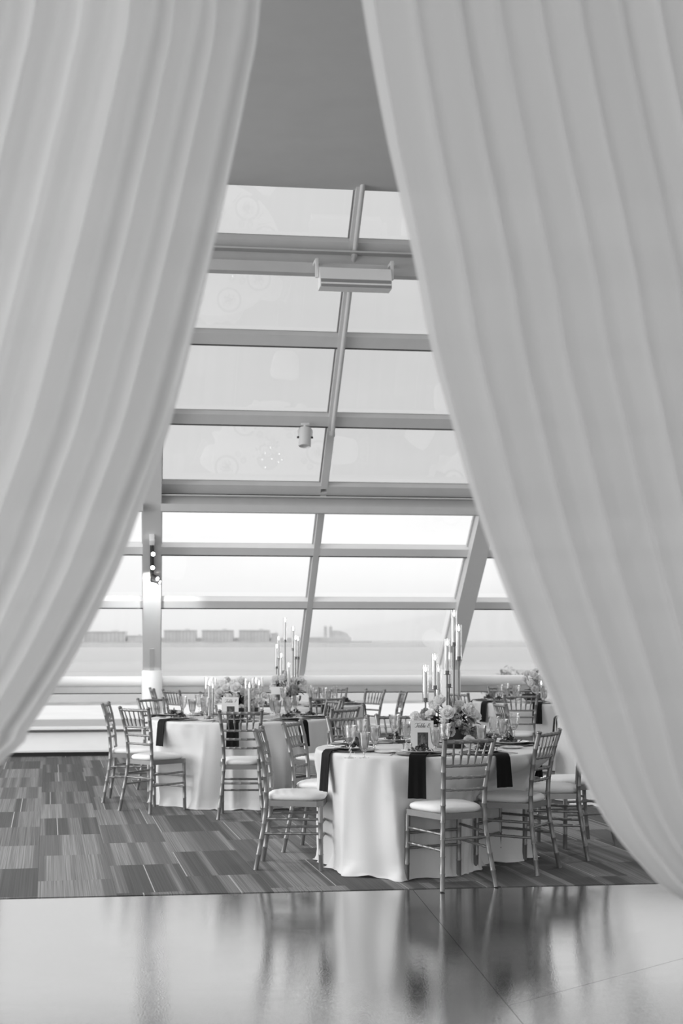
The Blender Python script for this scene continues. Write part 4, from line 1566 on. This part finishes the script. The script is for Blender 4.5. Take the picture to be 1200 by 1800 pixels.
def card(px0, px1, top, bot, Z, digit, label, rz=0.0):
    w = (px1 - px0) / F_PX * Z
    h = (bot - top) / F_PX * Z
    P = at((px0 + px1) / 2, Z, TZ + .002)
    t = thing('number_card', label, 'card', P, -YAW + rz)
    tilt = Matrix.Rotation(R(-6), 4, 'X')
    def put(name, me):
        o = ob(name, me, t)
        o.rotation_euler = (R(-6), 0, 0)
        return o
    put('sheet', MB().box((0, 0, h / 2), (w, .0025, h)).mesh('sheet', M['card'], False))
    put('easel', MB().box((0, .012, h * .25), (w * .3, .018, .004)).mesh('easel', M['card'], False))
    if digit:
        cap = w * .19
        tx = MB()
        for pl in stroke_text(digit):
            pts = [((x + .28 * y - 1.25) * cap, -.0022, h * .765 + y * cap) for x, y in pl]
            # ribbon strokes, swelling on the downstrokes
            vs, fs = [], []
            for i, p in enumerate(pts):
                a, b = Vector(pts[max(0, i - 1)]), Vector(pts[min(len(pts) - 1, i + 1)])
                d = (b - a).normalized()
                nrm = Vector((-d.z, 0, d.x))
                wd = cap * (.035 + .055 * max(0, -d.z))
                vs += [Vector(p) + nrm * wd, Vector(p) - nrm * wd]
            for i in range(len(pts) - 1):
                fs.append((2 * i, 2 * i + 1, 2 * i + 3, 2 * i + 2))
            tx.add(vs, fs)
        put('lettering', tx.mesh('lettering', M['ink'], False))
    pw, phh = w * .46, h * .52
    put('photo_print', MB().box((w * .03, -.0016, h * .08 + phh / 2), (pw, .0012, phh)).mesh('photo_print', M['photo'], False))
    # two pale figures printed on the photo
    fg = MB()
    for sx_, hh_ in ((-.09, .62), (.10, .55)):
        cx = w * .03 + sx_ * pw
        for (a, b, c, d) in ((-.14, .14, .0, hh_), (-.07, .07, hh_ + .02, hh_ + .18)):
            fg.add([(cx + a * pw, -.0026, h * .08 + c * phh), (cx + b * pw, -.0026, h * .08 + c * phh), (cx + b * pw * .8, -.0026, h * .08 + d * phh), (cx + a * pw * .8, -.0026, h * .08 + d * phh)], [(0, 1, 2, 3)])
    put('photo_figures', fg.mesh('photo_figures', M['photo_mid'], False))
    return t
card(721.5, 762, 1265, 1317, 9.38, '8', 'white card reading Table 8 with a dark photo on the front table', .0)
card(389.5, 419, 1226, 1266, 12.95, '7', 'white card reading Table 7 with a dark photo on the left table', .0)
card(476, 497, 1208, 1242, 15.7, '', 'small white photo card on the far middle table', .0)

# votive cups
vot = MB().lathe([(.022, 0), (.028, .003), (.031, .055), (.029, .055), (.026, .008), (.004, .006)], 18).mesh('votive_cup', M['iced'], True, 50)
for (px, Z, T, lb) in ((716, 9.25, t8, 'small frosted votive cup left of the number card of the front table'), (497, 13.0, t7, 'small frosted votive cup at the right of the left table'), (388, 12.75, t7, 'small frosted votive cup below the number card of the left table')):
    tag(ob('votive_cup', vot, None, at(px, Z, TZ + .002)), lb, 'votive', 'votive cups')

# ================================================================== LIGHT FITTINGS
# black spotlights on the left rafter
def rafter_pt(py, off=.21):
    return glass_hit(267, py, off)
tk = thing('spotlight_track', 'black track with lit spotlights on the left rafter', 'spotlight', rafter_pt(975))
o0 = rafter_pt(975)
a0, a1 = rafter_pt(953, .22) - o0, rafter_pt(1022, .22) - o0
ob('track', MB().tube([a0, a1], .022, 4).mesh('track', M['black'], False), tk)
bxr = rafter_pt(948, .25) - o0
ob('junction_box', MB().box((0, 0, 0), (.06, .08, .12), rot_slope, .006).mesh('junction_box', M['white'], True, 40), tk, bxr)
for i, (px, py, dv) in enumerate(((269, 974, (.10, -1, -.10)), (268, 998, (.02, -1, -.05)), (276, 1017, (.5, -.75, -.35)), (280, 1023, (.9, -.5, -.35)))):
    pt = glass_hit(px, py, .34) - o0
    d = Vector(dv).normalized()
    hd = MB().lathe([(.018, -.10), (.026, -.095), (.028, -.02), (.034, 0), (.034, .012), (.024, .012), (.024, .004)], 18)
    q = d.to_track_quat('Z', 'Y')
    h = ob('lamp_head', hd.mesh('lamp_head', M['black'], True, 40), tk, pt)
    h.rotation_euler = q.to_euler()
    l = ob('lamp_lens', MB().lathe([(.0, .006), (.0235, .006)], 18, close=False).mesh('lamp_lens', M['lamp_on'], False), h)
    end = a0.lerp(a1, (.25, .5, .85, .97)[i])
    ob('bracket', MB().tube([end, pt - d * .06], .008, 6).mesh('bracket', M['black'], True, 40), tk)
sl = bpy.data.lights.new('rafter_spot', 'SPOT')
sl.energy = 55
sl.spot_size = R(70)
sl.spot_blend = .6
sl.shadow_soft_size = .03
so = bpy.data.objects.new('rafter_spot', sl)
COL.objects.link(so)
so.location = rafter_pt(1028, .62)
so.rotation_euler = (rafter_pt(1058, .2) - so.location).to_track_quat('-Z', 'Y').to_euler()
# white spotlight hanging from the upper rail
sp0 = glass_hit(536, 744, .10)
sp = thing('spotlight', 'white cylinder spotlight hanging from the glazing rail', 'spotlight', sp0)
k_ = sp0.y / F_PX
ob('track_adapter', MB().box((0, 0, -.01), (.09, .03, .025), None, .004).mesh('track_adapter', M['white_metal'], True, 40), sp)
ob('swivel', MB().tube([(0, 0, -.02), (0, 0, -.05)], .016, 12).mesh('swivel', M['white_metal'], True, 40), sp)
body = MB().lathe([(.03, .10), (.062, .095), (.066, .085), (.068, -.11), (.060, -.115), (.055, -.10)], 24)
b_ = ob('lamp_body', body.mesh('lamp_body', M['rail'], True, 40), sp, (0, 0, -.145))  # greyer than the white fittings, shade put into the colour
b_.rotation_euler = (R(-12), R(4), 0)
yk = MB().tube([(-.075, 0, -.16), (-.078, 0, -.08), (-.06, 0, -.052), (.06, 0, -.052), (.078, 0, -.08), (.075, 0, -.16)], .007, 6)
ob('yoke', yk.mesh('yoke', M['white_metal'], True, 40), sp)
for s_ in (-1, 1):
    ob('knob', MB().tube([(s_ * .066, 0, -.155), (s_ * .088, 0, -.155)], .012, 10).mesh('knob', M['black'], True, 40), sp)
# wall-mounted white box fixture on the upper cross beam
bp_ = beam_y - .19
def beam_px(px, py, y):
    d = ray(px, py)
    t = y / d.y
    return Vector((d.x * t, y, EYE + d.z * t))
c0, c1 = beam_px(561, 471, bp_), beam_px(686, 471, bp_)
wfx = (c1 - c0).length
ztop_, zbot_ = beam_px(620, 470, bp_).z, beam_px(620, 509, bp_).z
bo = thing('box_fixture', 'long white box fixture bracketed to the upper cross beam', 'light fixture', ((c0.x + c1.x) / 2, bp_, zbot_))
hh = ztop_ - zbot_
prof = [(-.10, .03), (-.085, .0), (.10, .0), (.11, .05), (.09, hh * .85), (.04, hh), (-.02, hh * .94), (-.075, hh * .45)]
vs = [(-wfx / 2, y, z) for y, z in prof] + [(wfx / 2, y, z) for y, z in prof]
n = len(prof)
fs = [tuple(range(n)), tuple(range(n, 2 * n))[::-1]] + [(i, i + n, (i + 1) % n + n, (i + 1) % n) for i in range(n)]
ob('housing', MB().add(vs, fs).mesh('housing', M['white'], True, 35), bo)
ob('underside_shade', MB().box((0, -.092, .038), (wfx * .98, .008, .075), Matrix.Rotation(R(-8), 4, 'X')).mesh('underside_shade', mat('fixture_shade', .30, .6), False), bo)  # darker strip on the lower front, underside shade put into colour
for s_ in (-1, 1):
    ob('bracket', MB().box((s_ * (wfx / 2 + .020), .03, hh * .95), (.030, .05, hh * .85), None, .004).mesh('bracket', M['white_metal'], True, 40), bo)
    ob('bracket_plate', MB().box((s_ * (wfx / 2 + .020), .10, hh * 1.25), (.05, .14, .03), None, .004).mesh('bracket_plate', M['white_metal'], True, 40), bo)
